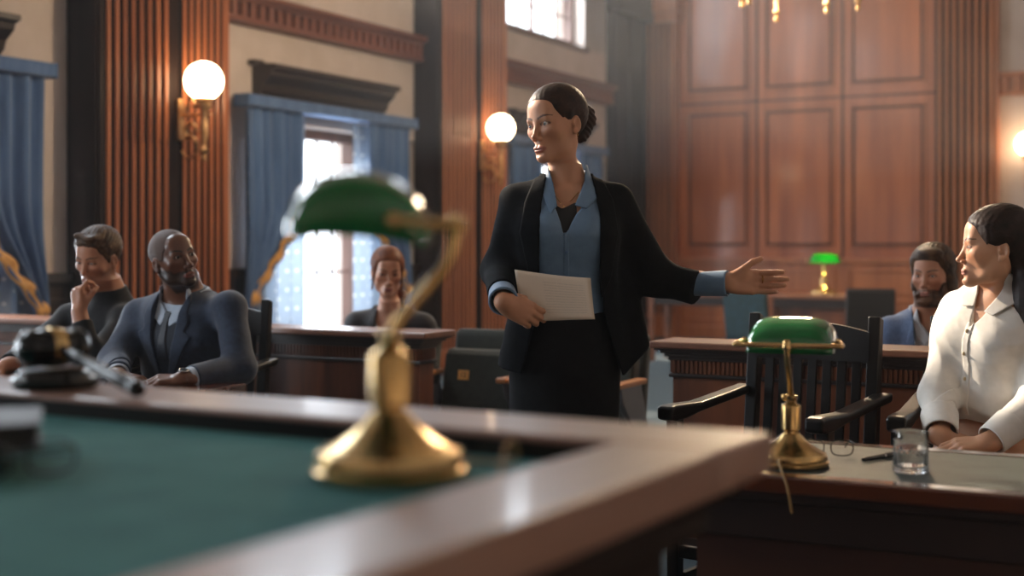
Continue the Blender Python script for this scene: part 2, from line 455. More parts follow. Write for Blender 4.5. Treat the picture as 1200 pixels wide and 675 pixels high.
def groove(p):
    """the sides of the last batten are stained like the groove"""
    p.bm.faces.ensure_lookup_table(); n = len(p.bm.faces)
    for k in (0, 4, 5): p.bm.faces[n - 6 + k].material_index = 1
def pilaster(y0, y1, d):
    """battened pilaster standing d in front of the left wall"""
    w = y1 - y0; p = MB(); X = XL + d
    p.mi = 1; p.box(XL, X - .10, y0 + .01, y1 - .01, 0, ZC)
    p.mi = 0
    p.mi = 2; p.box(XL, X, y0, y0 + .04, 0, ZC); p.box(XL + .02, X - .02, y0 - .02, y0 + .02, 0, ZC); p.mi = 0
    m = y0 + w * .56
    def batt(a, c, n):
        pitch = (c - a) / n
        for i in range(n):
            u = a + pitch * (i + .5); r = pitch * .23
            p.prism([(X - .11, u - r), (X - .015, u - r), (X, u - r * .45), (X, u + r * .45), (X - .015, u + r), (X - .11, u + r)], 'z', .22, ZC - .1); groove(p)
    batt(y0 + .05, m - .06, 8); p.mi = 2; p.box(X - .11, X - .03, m - .055, m + .055, .22, ZC - .1); p.mi = 0; batt(m + .06, y1 - .02, 7)  # middle strip: shade of the recess painted as dark wood
    p.box(XL, X + .03, y0 - .03, y1 + .03, 0, .22); p.box(XL, X - .012, y1 - .03, y1, 0, ZC)
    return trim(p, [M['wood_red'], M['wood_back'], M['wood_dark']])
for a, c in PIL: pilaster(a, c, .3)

# corner piece of the left wall, rear pilasters and the big panelled field
d = MB(); d.box(XL, XL + .06, 15.9, YB, 0, 4.6)
for u in (16.05, 16.55, 17.05): d.box(XL, XL + .09, u - .06, u + .06, 0, 4.6)
d.box(XL, XL + .14, 15.88, YB, 0, .25); d.box(XL, XL + .2, 15.88, YB, 4.2, 4.6)
trim(d, M['wood_dark'], bevel=.005)
def rear_pilaster(x0, x1, n, mat):
    p = MB(); Y = YB - .22
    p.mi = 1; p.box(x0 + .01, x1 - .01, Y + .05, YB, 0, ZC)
    p.mi = 0
    pitch = (x1 - x0 - .06) / n
    for i in range(n):
        u = x0 + .03 + pitch * (i + .5); r = pitch * .26
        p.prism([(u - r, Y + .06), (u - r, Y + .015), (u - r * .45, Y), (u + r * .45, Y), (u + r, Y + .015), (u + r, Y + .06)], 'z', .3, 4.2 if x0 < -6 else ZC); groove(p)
    p.box(x0 - .02, x1 + .02, Y - .03, YB, 0, .3); p.box(x1 - .03, x1, Y + .01, YB, 0, ZC)
    if x0 < -6: p.box(x0 - .02, x1 + .03, Y - .05, YB, 4.2, 4.33); p.box(x0 - .02, x1 + .06, Y - .1, YB, 4.33, 4.62)
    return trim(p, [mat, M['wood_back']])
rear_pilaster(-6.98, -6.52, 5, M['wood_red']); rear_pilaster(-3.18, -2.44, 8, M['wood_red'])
d = MB(); x0, x1 = -6.52, -3.18
d.box(x0, x1, YB - .05, YB, 1.0, ZC)
xs = [x0 + .01, x0 + 1.07, x0 + 2.19, x1 - .02]
d.mi = 0
g = .018; Yp = YB - .05
def panel(xa, xb, za, zb):
    """raised field inside a moulded frame with dark quirks"""
    d.mi = 1; d.box(xa, xb, Yp - .004, Yp + .01, za, zb)
    d.mi = 0; d.box(xa + .028, xb - .028, Yp - .018, Yp + .01, za + .028, zb - .028)
    for q in ((xa - .03, xa, za - .03, zb + .03), (xb, xb + .03, za - .03, zb + .03), (xa, xb, za - .03, za), (xa, xb, zb, zb + .03)):
        d.box(q[0], q[1], Yp - .022, Yp + .01, q[2], q[3])
for a, c in zip(xs, xs[1:]):
    for za, zb in ((1.22, 2.96), (3.27, 5.2), (5.5, 6.5)): panel(a + .13, c - .13, za, zb)
d.mi = 1
for u in xs[1:-1]: d.box(u - .016, u + .016, Yp - .008, Yp + .01, 1.05, ZC)
for z in (3.10, 5.36): d.box(x0, x1, Yp - .006, Yp + .01, z - .012, z + .012)
trim(d, [M['wood_panel'], M['wood_groove']], bevel=.004)
d = MB(); d.mi = 0                                             # low dado of the rear wall with long sunk panels
d.box(x0, x1, YB - .1, YB, 0, 1.0); d.box(x0, x1, YB - .16, YB, 1.0, 1.06); d.box(x0, x1, YB - .14, YB, .5, .55); d.box(x0, x1, YB - .15, YB, 0, .16)
for a, c in zip(xs, xs[1:]):
    for za, zb in ((.62, .92), (.22, .46)):
        for e in ((a + .08, c - .08, za, za + .035), (a + .08, c - .08, zb - .035, zb), (a + .08, a + .115, za, zb), (c - .115, c - .08, za, zb)): d.box(e[0], e[1], YB - .125, YB - .09, e[2], e[3])
trim(d, M['wood_red'], bevel=.005)
# right end of the rear wall: dado and dentil rail on plaster
d = MB(); d.box(-2.44, XR, YB - .05, YB, 0, .98); d.box(-2.44, XR, YB - .1, YB, .98, 1.05); trim(d, M['wood_dark_x'], bevel=.005)
d = MB(); d.box(-2.44, XR, YB - .05, YB, 3.02, 3.26); d.box(-2.44, XR, YB - .16, YB, 3.25, 3.29); d.box(-2.44, XR, YB - .12, YB, 3.02, 3.07)
for i in range(int((XR + 2.44) / .14)): d.box(-2.4 + i * .14, -2.33 + i * .14, YB - .11, YB, 3.07, 3.25)
trim(d, M['wood_red'], bevel=.004)

# ================================================================ curtains
def dotted(name, c1, dot):
    m, nt, b = new_mat(name); L = nt.links.new
    tc = nt.nodes.new('ShaderNodeTexCoord'); mp = nt.nodes.new('ShaderNodeMapping'); v = nt.nodes.new('ShaderNodeTexVoronoi'); cr = nt.nodes.new('ShaderNodeValToRGB')
    mp.inputs['Scale'].default_value = (0, 9, 9); v.inputs['Randomness'].default_value = 0; v.inputs['Scale'].default_value = 1
    cr.color_ramp.elements[0].position = .06; cr.color_ramp.elements[0].color = hexc(dot); cr.color_ramp.elements[1].position = .14; cr.color_ramp.elements[1].color = hexc(c1)
    rot = nt.nodes.new('ShaderNodeMapping'); rot.inputs['Rotation'].default_value = (PI / 4, 0, 0)
    L(tc.outputs['Object'], rot.inputs['Vector']); L(rot.outputs['Vector'], mp.inputs['Vector']); L(mp.outputs['Vector'], v.inputs['Vector'])
    L(v.outputs['Distance'], cr.inputs['Fac']); L(cr.outputs['Color'], b.inputs['Base Color']); pset(b, Roughness=.9)
    tr = nt.nodes.new('ShaderNodeBsdfTranslucent'); mx = nt.nodes.new('ShaderNodeMixShader'); L(cr.outputs['Color'], tr.inputs['Color']); mx.inputs['Fac'].default_value = .22
    out = nt.nodes['Material Output']; L(b.outputs['BSDF'], mx.inputs[1]); L(tr.outputs['BSDF'], mx.inputs[2]); L(mx.outputs['Shader'], out.inputs['Surface'])
    return m
M['dotted'] = dotted('dotted_blue_sheer', '#7f8fa3', '#d5d8da')
def interp(z, tab):
    for (z0, a), (z1, c) in zip(tab, tab[1:]):
        if z0 <= z <= z1 or z1 <= z <= z0:
            t = (z - z0) / (z1 - z0); return a + (c - a) * t
    return tab[-1][1]
def drape(yc, s, outer, label, group=None):
    """plain drape swept to side s of the window, gold trim on its diagonal inner edge, dotted sheer behind"""
    X = XL + .17; zt, zb = 2.328, .05
    root = empty('curtain', (XL + .12, yc + s * 1.0, 0), 0, label, 'curtain', group)
    inv = Matrix.Translation((-(XL + .12), -(yc + s * 1.0), 0))
    ei = [(zt, .47), (1.52, .50), (1.36, .60), (.84, 1.10), (.6, 1.15), (zb, 1.16)]
    eo = [(zt, outer), (1.3, outer - .02), (.6, outer + .03), (zb, outer + .03)]
    def fn(u, v):
        z = zt + (zb - zt) * v; a = interp(z, ei); c = interp(z, eo); y_ = a + (c - a) * u
        fold = math.sin(u * 34 + .8 * math.sin(v * 3 + s)) * .034 + math.sin(u * 15 + 1.3) * .022
        return (X + fold * (.6 + .4 * v), yc + s * y_, z)
    g_ = MB(); g_.grid(fn, 90, 40); g_.build('drape', M['curtain'], root, smooth=180, solid=.006, M=inv)
    g_ = MB()
    def tr(u, v):
        z = 1.50 + (.72 - 1.50) * v; a = interp(z, ei)
        sc = .030 + .026 * abs(math.sin(v * PI * 5.0))
        return (X + .034 + .012 * math.sin(v * 30), yc + s * (a - .02 + u * sc * 1.9), z + u * .02)
    g_.grid(tr, 4, 70); g_.build('gold_trim', M['trim_gold'], root, smooth=180, solid=.012, M=inv)
    def sh(u, v):
        z = zt - .02 + (zb - zt) * v; i0 = .36; y_ = i0 + (outer - .05 - i0) * u
        return (X - .07 + math.sin(u * 26 + .5) * .018, yc + s * y_, z)
    g_ = MB(); g_.grid(sh, 70, 8); g_.build('dotted_sheer', M['dotted'], root, smooth=180, M=inv)
    return root
def rod(yc, label):
    g_ = MB(); g_.box(-.05, .12, -1.235, 1.235, -.045, .045); g_.box(-.05, .12, -1.25, -1.235, -.05, .05); g_.box(-.05, .12, 1.235, 1.25, -.05, .05)
    o = g_.build('curtain_pelmet', M['curtain'], None, bevel=.02, seg=3); o.location = (XL + .12, yc, 2.375)
    return tag(o, label, 'curtain rail', 'blue curtain pelmets')
BN = ['the window nearest the bench', 'the window at the left photo edge', 'the window behind the foreground lamp', 'the window behind the standing woman']
for i, yc in enumerate(BAYS):
    if i == 0: continue
    rod(yc, 'blue cloth covered curtain pelmet above ' + BN[i])
    for s, nm in ((-1, 'near'), (1, 'far')):
        if i == 1 and s == -1: continue
        drape(yc, s, 1.2, 'blue drape with gold trim, %s side of %s' % (nm, BN[i]), 'blue grey drapes at the left wall')

# ================================================================ wall lights
def sconce(loc, rz, label):
    root = empty('wall_sconce', loc, rz, label, 'wall lamp', 'globe wall lamps')
    g_ = MB(); g_.sphere((.2, 0, .0), .138, 40); g_.build('globe_shade', M['globe'], root, smooth=180)
    g_ = MB(); g_.lathe([(0, -.20), (.052, -.20), (.06, -.185), (.06, -.165), (.048, -.155), (.07, -.138), (.066, -.122), (0, -.12)], 24, (.2, 0, 0)); g_.build('globe_holder', M['brass_dull'], root, smooth=40)
    g_ = MB(); g_.lathe([(0, -.58), (.014, -.57), (.02, -.55), (.012, -.53), (.03, -.51), (.034, -.49), (.018, -.475), (.02, -.44), (.03, -.38), (.03, -.30), (.02, -.24), (.03, -.2), (0, -.19)], 20, (.2, 0, 0)); g_.build('turned_stem', M['brass_dull'], root, smooth=50)
    g_ = MB(); g_.tube([(-.02, 0, -.24), (.2, 0, -.24)], .012); g_.tube([(.2, 0, -.24), (.28, 0, -.24)], [.012, .005]); g_.build('arm', M['brass_dull'], root, smooth=60)
    g_ = MB()
    pts = [(.02 + .07 * (1 - t) * math.cos(t * 8) + .05, 0, -.36 + .075 * (1 - t) * math.sin(t * 8)) for t in [i / 26 * .8 for i in range(27)]]
    g_.tube(pts, .011); g_.tube([(.01, 0, -.24), (.06, 0, -.14), (.1, 0, -.12), (.12, 0, -.16), (.09, 0, -.18)], .01)
    pts = [(.07 + .075 * math.cos(a), 0, -.47 + .075 * math.sin(a)) for a in [2.2 - i * .22 for i in range(24)]]
    g_.tube(pts, [.013 - .0003 * i for i in range(24)]); g_.build('scroll', M['brass_dull'], root, smooth=60)
    g_ = MB(); g_.box(-.04, .0, -.03, .03, -.42, -.12); g_.build('back_plate', M['brass_dull'], root, bevel=.01)
    return root
sconce((XL + .31, 7.62, 2.41), 0, 'lit white globe wall lamp on the fluted pilaster above the seated men')
sconce((XL + .31, 12.12, 2.41), 0, 'lit white globe wall lamp on the fluted pilaster beside the standing woman')
sconce((-2.10, YB - .02, 2.42), -PI / 2, 'lit white globe wall lamp at the right edge of the photo')

# ================================================================ chandelier (only its drop finials reach into the frame)
def chandelier():
    c = W(F(936, -20, 8.6)); root = empty('chandelier', (c.x, c.y, 2.78), .2, 'gilt chandelier with drop finials hanging in front of the panelled wall', 'chandelier')
    g_ = MB()
    g_.lathe([(0, .25), (.05, .27), (.08, .34), (.05, .42), (.03, .5), (.045, .56), (.1, .62), (.06, .72), (.03, .8), (0, .82)], 24); g_.build('hub', M['brass_dull'], root, smooth=50)
    g_ = MB(); z1 = ZC - 2.78
    for i in range(28): 
        a = .82 + (z1 - .16 - .82) * i / 27
        pts = [(.016 * math.cos(t) if i % 2 else 0, 0 if i % 2 else .016 * math.cos(t), a + .07 + .075 * math.sin(t)) for t in [k * PI / 6 for k in range(12)]]
        g_.tube(pts, .005, 6, closed=True)
    g_.build('chain', M['brass_dull'], root, smooth=60)
    g_ = MB(); g_.lathe([(0, z1), (.1, z1), (.1, z1 - .02), (.06, z1 - .05), (.02, z1 - .07), (0, z1 - .07)], 24); g_.build('ceiling_rose', M['brass_dull'], root, smooth=40)
    for i in range(7):
        a = 2 * PI * i / 7 + .25; ca, sa = math.cos(a), math.sin(a)
        g_ = MB(); R = .37
        g_.tube(spline([(.05 * ca, .05 * sa, .55), (.18 * ca, .18 * sa, .5), (.28 * ca, .28 * sa, .28), (R * ca, R * sa, .22), (R * ca, R * sa, .34)]), .012, 8)
        g_.build('arm', M['brass_dull'], root, smooth=60)
        g_ = MB(); dz = (.0, .03, -.012, .05, .01, .04, .02)[i]
        g_.lathe([(0, -.07 + dz), (.014, -.065 + dz), (.015, -.04 + dz), (.010, -.03 + dz), (.022, -.012 + dz), (.022, .005 + dz), (.011, .02 + dz), (.016, .1), (.02, .2), (.045, .22), (.012, .24), (0, .25)], 16, (R * ca, R * sa, 0)); g_.build('drop_finial', M['brass_dull'], root, smooth=50)
        g_ = MB(); g_.lathe([(0, .33), (.03, .335), (.045, .36), (.015, .37), (.015, .46), (0, .46)], 16, (R * ca, R * sa, 0)); g_.build('candle_cup', M['brass_dull'], root, smooth=50)
        g_ = MB(); g_.sphere((R * ca, R * sa, .5), .03, 14, (1, 1, 1.6)); g_.build('bulb', M['bulb'], root, smooth=180)
    return root
M['bulb'] = emis('lit_bulb', '#ffc98c', 60)
ch0 = chandelier()
def lamp_point(loc, e, col=(1, .76, .50), r=.22):
    l = bpy.data.lights.new('chandelier_light', 'POINT'); l.energy = e; l.color = col; l.shadow_soft_size = r; o = bpy.data.objects.new('chandelier_light', l); COL.objects.link(o); o.location = loc
CH_E = 620
lamp_point((ch0.location.x, ch0.location.y, 3.45), CH_E)
# ================================================================ judge's bench
M['felt'] = mottled('green_felt', '#356462', '#3f706d', scale=9, rough=.95, bump=.25, bscale=500, spec=.15)
M['green_glass'] = plain('green_shade_glass', '#05602a', .12, coat=1)
M['green_lit'], _nt, _b = new_mat('lit_green_shade_glass')
pset(_b, Base_Color=hexc('#08752f'), Roughness=.12); _b.inputs['Coat Weight'].default_value = 1; _b.inputs['Coat Roughness'].default_value = .03
_tr = _nt.nodes.new('ShaderNodeBsdfTranslucent'); _tr.inputs['Color'].default_value = hexc('#18c04a'); _mx = _nt.nodes.new('ShaderNodeMixShader'); _mx.inputs['Fac'].default_value = .45
_nt.links.new(_b.outputs['BSDF'], _mx.inputs[1]); _nt.links.new(_tr.outputs['BSDF'], _mx.inputs[2]); _nt.links.new(_mx.outputs['Shader'], _nt.nodes['Material Output'].inputs['Surface'])
M['book_cover'] = plain('black_book_cloth', '#141417', .55, bump=.15, bscale=500)
M['book_pages'] = mottled('page_block', '#8f867a', '#b8ae9f', scale=60, stretch=(.2, .2, 6), rough=.9)
M['leather_top'] = mottled('grey_green_desk_leather', '#313835', '#3d4440', scale=14, rough=.55, bump=.12, bscale=300, spec=.2)
M['steel'] = plain('polished_steel', '#b9bcc0', .22, metal=1)
M['black_gloss'] = plain('black_gloss', '#060607', .22, spec=.35)
M['clear_glass'] = glass('clear_glass', '#ffffff', ior=1.5)
M['water'] = glass('water', '#ffffff', ior=1.33)

BX, BY = -.49, 1.62; BROT = math.radians(-2.6)
def bench():
    root = empty('judge_bench', (BX, BY, 0), BROT, 'raised wooden bench with green felt top and wide wood rim in the foreground', 'desk')
    L_, D_ = 2.5, 1.35
    b = MB(); b.box(-L_ + .1, -.1, -D_ + .1, -.1, .12, .90); b.box(-L_ + .07, -.07, -D_ + .07, -.07, 0, .12)
    for i in range(4):
        a = -L_ + .16 + i * (L_ - .32) / 4
        for e in ((a, a + .5, .2, .24), (a, a + .5, .78, .82), (a, a + .04, .2, .82), (a + .46, a + .5, .2, .82)): b.box(e[0], e[1], -.105, -.085, e[2], e[3])
    for e in ((-D_ + .2, -.2, .2, .24), (-D_ + .2, -.2, .78, .82), (-D_ + .2, -D_ + .24, .2, .82), (-.24, -.2, .2, .82)): b.box(-.105, -.085, e[0], e[1], e[2], e[3])
    b.box(-L_ + .05, -.06, -D_ + .05, -.06, .90, .945); b.box(-L_ + .02, -.03, -D_ + .02, -.03, .945, .97)
    b.build('body', M['wood_dark'], root, bevel=.006)
    b = MB(); z0, z1 = .97, 1.02
    b.box(-L_, 0, -.165, 0, z0, z1); b.build('rim', M['wood_top'], root, bevel=.006)
    b = MB(); b.box(-L_, 0, -D_, -D_ + .13, z0, z1)
    b.build('rim', M['wood_top'], root, bevel=.006)
    b = MB(); b.box(-.135, 0, -D_ + .13, -.165, z0, z1); b.build('side_rim', M['wood_top_y'], root, bevel=.004)
    b = MB(); b.box(-L_, -L_ + .135, -D_ + .13, -.165, z0, z1); b.build('side_rim', M['wood_top_y'], root, bevel=.004)
    b = MB(); b.box(-L_ + .135, -.135, -D_ + .13, -.165, .955, .99); b.build('felt_inset', M['felt'], root)
    b = MB(); 
    for e in ((-L_ + .135, -.137, -.168, -.1645), (-L_ + .135, -L_ + .139, -D_ + .13, -.165)): b.box(e[0], e[1], e[2], e[3], .975, 1.012)
    b.build('inner_edge', M['ebony'], root)
bench()

# ================================================================ bankers lamps
def bankers_lamp(loc, rz, label, cord_pts=None, lit=False, seg=40):
    root = empty('desk_lamp', loc, rz, label, 'lamp', 'brass desk lamps with green glass shades')
    b = MB(); b.lathe([(0, 0), (.083, 0), (.086, .004), (.086, .010), (.082, .013), (.083, .020), (.079, .029), (.068, .034), (.055, .041), (.042, .050), (.031, .060), (.024, .068), (.021, .071), (.019, .073), (0, .073)], seg * 2)
    b.build('base', M['brass'], root, smooth=35)
    b = MB(); b.lathe([(0, .07), (.017, .072), (.017, .078), (.0225, .082), (.0225, .132), (.0215, .137), (.013, .142), (.010, .147), (.0125, .152), (.0125, .158), (.008, .163), (0, .164)], seg)
    b.build('column', M['brass'], root, smooth=35)
    b = MB(); b.tube(spline([(0, 0, .152), (-.012, 0, .175), (-.052, 0, .222), (-.066, 0, .243), (-.071, 0, .262), (-.073, 0, .285)], 6), .0068, 14)
    b.tube([(-.004, -.014, .155), (-.004, .014, .155)], .0065, 12); b.sphere((-.004, .014, .155), .008, 12)
    b.build('stem', M['brass'], root, smooth=60)
    b = MB(); hw = .119; z = .279
    b.tube(spline([(0, -hw + .012, z + .004), (-.03, -hw + .002, z + .002), (-.062, -hw, z), (-.073, -hw + .014, z), (-.073, 0, z), (-.073, hw - .014, z), (-.062, hw, z), (-.03, hw - .002, z + .002), (0, hw - .012, z + .004)], 8), .0055, 12)
    for s in (-1, 1):
        b.sphere((0, s * (hw - .012), z + .004), .0085, 14); b.tube([(0, s * (hw - .012), z + .004), (0, s * .094, z + .004)], .004, 10)
    b.lathe([(0, .268), (.009, .268), (.011, .274), (.009, .287), (.006, .292), (0, .293)], 16, (-.073, 0, 0))
    b.build('yoke', M['brass'], root, smooth=60)
    b = MB()
    def sh(u, v):
        t = -1 + 2 * u; e = (1 - abs(t) ** 4.5) ** (1 / 2.6) if abs(t) < 1 else 0
        a = PI * v; ca, sa = math.cos(a), math.sin(a)
        return (.034 + .076 * ca * (.80 + .2 * e), t * .098, .262 + .004 * ca + .075 * (max(sa, 0) ** .82) * (.08 + .92 * e))
    b.grid(sh, 49, 33); b.build('lamp_shade', M['green_lit'] if lit else M['green_glass'], root, smooth=180, solid=.004)
    b = MB(); b.tube([(.03, -.05, .285), (.03, .05, .285)], .010, 12); b.build('bulb', M['bulb_lit'] if lit else M['bulb_off'], root, smooth=60)
    if cord_pts:
        b = MB(); b.tube(spline(cord_pts, 8), .0028, 8); b.build('cord', M['cord'], root, smooth=60)
    return root
M['bulb_lit'] = emis('lit_tube', '#ffdf9e', 240); M['bulb_off'] = plain('frosted_bulb', '#d8d4cc', .4); M['cord'] = plain('brass_coloured_cord', '#8d6b38', .5)
IMG_LEFT = math.atan2(-S_, -C_)
bankers_lamp((-.827, 1.282, .9905), IMG_LEFT + .12, 'brass desk lamp with dark green shade in the foreground on green felt',
             [(-.07, -.05, .012), (-.10, -.07, .004), (-.135, -.05, .005), (-.145, -.02, .015), (-.14, -.005, .035), (-.13, .0, .03), (-.12, .03, .004), (-.105, .06, .004)])
AWAY = math.atan2(C_, -S_)
bankers_lamp((-.892, 3.08, .7405), AWAY - .33, 'brass desk lamp with bright green shade on the seated woman\'s table',
             [(-.078, .012, .012), (-.100, .012, .026), (-.135, .008, .022), (-.168, -.004, .006), (-.184, -.016, -.02), (-.188, -.022, -.05), (-.188, -.026, -.075)])

# ================================================================ things on the bench
def on_bench(o):   # objects placed in bench coordinates
    Mx = Matrix.Translation((BX, BY, 0)) @ Matrix.Rotation(BROT, 4, 'Z'); o.matrix_world = Mx @ o.matrix_basis; return o
sb = empty('sound_block', (-1.165, -.083, 1.0202), 0, 'round black sound block under the gavel on the bench rim', 'sound block'); 
b = MB(); b.lathe([(0, 0), (.062, 0), (.066, .004), (.066, .014), (.062, .018), (.058, .019), (.055, .026), (.050, .029), (0, .029)], 48); b.build('block', M['black_gloss'], sb, smooth=35)
on_bench(sb)
gv = empty('gavel', (-1.17, -.083, 1.0505), math.radians(-13.5), 'black gavel with brass band resting on the sound block', 'gavel')
hz_ = .033
Mh = Matrix.Translation((0, 0, hz_)) @ Matrix.Rotation(PI / 2, 4, 'X')
b = MB(); b.lathe([(0, -.059), (.012, -.057), (.022, -.053), (.030, -.046), (.031, -.034), (.027, -.030), (.029, -.026), (.0305, -.012), (.0305, .012), (.029, .026), (.027, .030), (.031, .034), (.030, .046), (.022, .053), (.012, .057), (0, .059)], 32, M=Mh); b.build('head', M['black_gloss'], gv, smooth=35)
b = MB(); b.lathe([(.031, -.011), (.032, -.009), (.032, .009), (.031, .011)], 32, M=Mh); b.build('brass_band', M['brass'], gv, smooth=60)
b = MB(); ang = math.radians(11.6)
Mk = Matrix.Translation((.02, 0, hz_)) @ Matrix.Rotation(PI / 2 + ang, 4, 'Y')
b.lathe([(0, 0), (.008, 0), (.0075, .05), (.009, .06), (.0075, .07), (.009, .12), (.0115, .18), (.012, .215), (.0105, .225), (.012, .23), (.0125, .238), (.009, .246), (0, .247)], 20, M=Mk); b.build('handle', M['black_gloss'], gv, smooth=40); on_bench(gv)

def book(name, loc, rz, w, d, h, label, cov=M['book_cover']):
    root = empty(name, loc, rz, label, 'book', 'black books on the bench')
    b = MB(); b.box(-w, 0, 0, d, 0, .003); b.box(-w, 0, 0, d, h - .003, h); b.prism([(-w, 0), (-w - .006, h * .25), (-w - .006, h * .75), (-w, h), (-w + .003, h), (-w + .003, 0)], 'y', 0, d); b.build('cover', cov, root, bevel=.001)
    b = MB(); b.box(-w + .003, -.004, .004, d - .004, .003, h - .003); b.build('page_block', M['book_dark'], root); return root
M['book_dark'] = mottled('dark_page_edges', '#1b1a1b', '#26241f', scale=60, stretch=(.2, .2, 6), rough=.8)
book('law_book', (-1.243, 1.118, .9905), math.radians(46), .20, .12, .0205, 'thinner black book lying on green felt under another book')
book('law_book', (-1.190, 1.120, 1.0112), math.radians(46), .26, .17, .035, 'thick black book lying on top of a thinner one at the left edge')

def eyeglasses(loc, rz, label, folded=False):
    root = empty('eyeglasses', loc, rz, label, 'glasses', 'black framed eyeglasses')
    def rim(s):
        c = .034 * s; pts = []
        for k in range(28):
            a = 2 * PI * k / 28; x = abs(math.cos(a)) ** .75 * math.copysign(1, math.cos(a)); z = abs(math.sin(a)) ** .75 * math.copysign(1, math.sin(a))
            pts.append((c + .026 * x, 0, .021 + .0185 * z))
        return pts
    b = MB()
    for s in (-1, 1): b.tube(rim(s), .0017, 8, closed=True)
    b.tube([(-.009, 0, .029), (0, -.002, .031), (.009, 0, .029)], .0017, 8)
    b.build('frame', M['black_gloss'], root, smooth=60)
    for s in (-1, 1):
        b = MB(); ps = [Vector(p) for p in rim(s)]; b.prism([(p.x, p.z) for p in ps], 'y', -.0006, .0006); b.build('lens', M['thin_glass'], root)
        b = MB()
        if folded: b.tube(spline([(.06 * s, .002, .03), (.058 * s, .008, .03), (.0, .012 + .004 * s, .028), (-.055 * s, .014 + .004 * s, .022)], 6), .0018, 8)
        else: b.tube(spline([(.06 * s, .001, .031), (.063 * s, .01, .031), (.064 * s, .08, .027), (.062 * s, .11, .016), (.06 * s, .135, .003)], 6), .0018, 8)
        b.build('temple', M['black_gloss'], root, smooth=60)
    return root
M['thin_glass'] = thin_glass('spectacle_glass')
eyeglasses((-1.175, 1.075, .9915), 1.0, 'folded eyeglasses on green felt beside the black books', True)

# ================================================================ table of the seated woman
def panel_table(name, x0, x1, y0, y1, z, label, inset=True, front=-1):
    root = empty(name, ((x0 + x1) / 2, (y0 + y1) / 2, 0), 0, label, 'table'); inv = Matrix.Translation((-(x0 + x1) / 2, -(y0 + y1) / 2, 0))
    b = MB(); zt = z - .004
    if inset:
        w = .055
        b.box(x0, x1, y0, y0 + w, z - .04, z); b.box(x0, x1, y1 - w, y1, z - .04, z); b.box(x0, x0 + w, y0 + w, y1 - w, z - .04, z); b.box(x1 - w, x1, y0 + w, y1 - w, z - .04, z)
    else: b.box(x0, x1, y0, y1, z - .04, z)
    b.build('table_top', M['wood_gloss'], root, bevel=.006, M=inv)
    if inset:
        b = MB(); b.box(x0 + .054, x1 - .054, y0 + .054, y1 - .054, z - .03, z - .0015); b.build('leather_inset', M['leather_top'], root, M=inv)
    b = MB(); b.box(x0 + .02, x1 - .02, y0 + .02, y1 - .02, z - .062, z - .04); b.box(x0 + .035, x1 - .035, y0 + .035, y1 - .035, z - .15, z - .062); b.build('apron', M['wood_dark_x'], root, bevel=.005, M=inv)
    b = MB(); b.box(x0 + .05, x1 - .05, y0 + .05, y0 + .075, .02, z - .15); b.box(x0 + .05, x0 + .075, y0 + .075, y1 - .06, .02, z - .15); b.box(x1 - .075, x1 - .05, y0 + .075, y1 - .06, .02, z - .15)
    b.build('modesty_panel', M['wood_bar_dark'], root, M=inv)
    b = MB(); b.box(x0 + .035, x1 - .035, y0 + .035, y0 + .09, 0, .05); b.build('plinth', M['wood_dark_x'], root, bevel=.005, M=inv)
    return root
M['wood_gloss'] = wood('polished_mahogany', '#3a1c12', '#5c3020', 'x', rough=.18, coat=.8, scale=5)
M['wood_bar_dark'] = mottled('dark_walnut', '#2b1610', '#45281b', scale=5, rough=.4, stretch=(.12, 1, 1), coat=.2, bump=.03)
panel_table('desk', -1.13, 1.1, 2.92, 3.5, .74, 'dark polished desk with grey leather top in front of the seated woman')
eyeglasses((-.848, 3.235, .7408), math.radians(22), 'open black eyeglasses behind the lamp on the seated woman\'s desk')
pn = empty('pen', (-.755, 3.195, .7455), math.atan2(.16, .065), 'black pen lying on the desk beside the water glass', 'pen')
Mp = Matrix.Rotation(PI / 2, 4, 'Y')
b = MB(); b.lathe([(0, 0), (.004, 0), (.0052, .006), (.0056, .05), (.0056, .085)], 16, M=Mp); b.build('barrel', M['black_gloss'], pn, smooth=40)
b = MB(); b.lathe([(.0056, .085), (.0062, .086), (.0062, .138), (.004, .141), (0, .141)], 16, M=Mp); b.build('cap', M['black_gloss'], pn, smooth=40)
b = MB(); b.lathe([(.0060, .083), (.0065, .084), (.0065, .087), (.006, .088)], 16, M=Mp); b.box(.09, .132, -.001, .001, .006, .0085); b.build('clip', M['steel'], pn, smooth=40)

def tumbler(loc, label):
    root = empty('water_glass', loc, 0, label, 'glass'); R = .0385; n = 72
    b = MB(); rings = []
    zs = [0, .001, .004] + [.004 + .044 * i / 10 for i in range(1, 11)] + [.050, .06, .075, .09]
    outp = []
    for z in zs:
        fl = .0014 if .006 < z < .048 else 0
        r0 = R - (.003 if z == 0 else .001 if z == .001 else 0)
        rings.append([b.bm.verts.new(((r0 - fl * (1 - abs(math.cos(9 * a)))) * math.cos(a), (r0 - fl * (1 - abs(math.cos(9 * a)))) * math.sin(a), z)) for a in [2 * PI * k / n for k in range(n)]])
    for r, z in ((R - .0006, .0915), (R - .002, .0915), (R - .0026, .09), (R - .0030, .05), (R - .0036, .0185), (R - .006, .0145)):
        rings.append([b.bm.verts.new((r * math.cos(2 * PI * k / n), r * math.sin(2 * PI * k / n), z)) for k in range(n)])
    for a, c in zip(rings, rings[1:]):
        for k in range(n): b.bm.faces.new((a[k], a[(k + 1) % n], c[(k + 1) % n], c[k]))
    b.bm.faces.new(rings[0][::-1]); b.bm.faces.new(rings[-1])
    b.build('tumbler', M['clear_glass'], root, smooth=50)
    b = MB(); r = R - .0031
    b.lathe([(0, .0146), (r - .003, .0146), (r - .0005, .0187), (r, .05), (r, .0535), (0, .0535)], 48); b.build('water', M['water'], root, smooth=40)
    return root
tumbler((-.63, 3.12, .7386), 'cut glass tumbler half full of water on the desk')

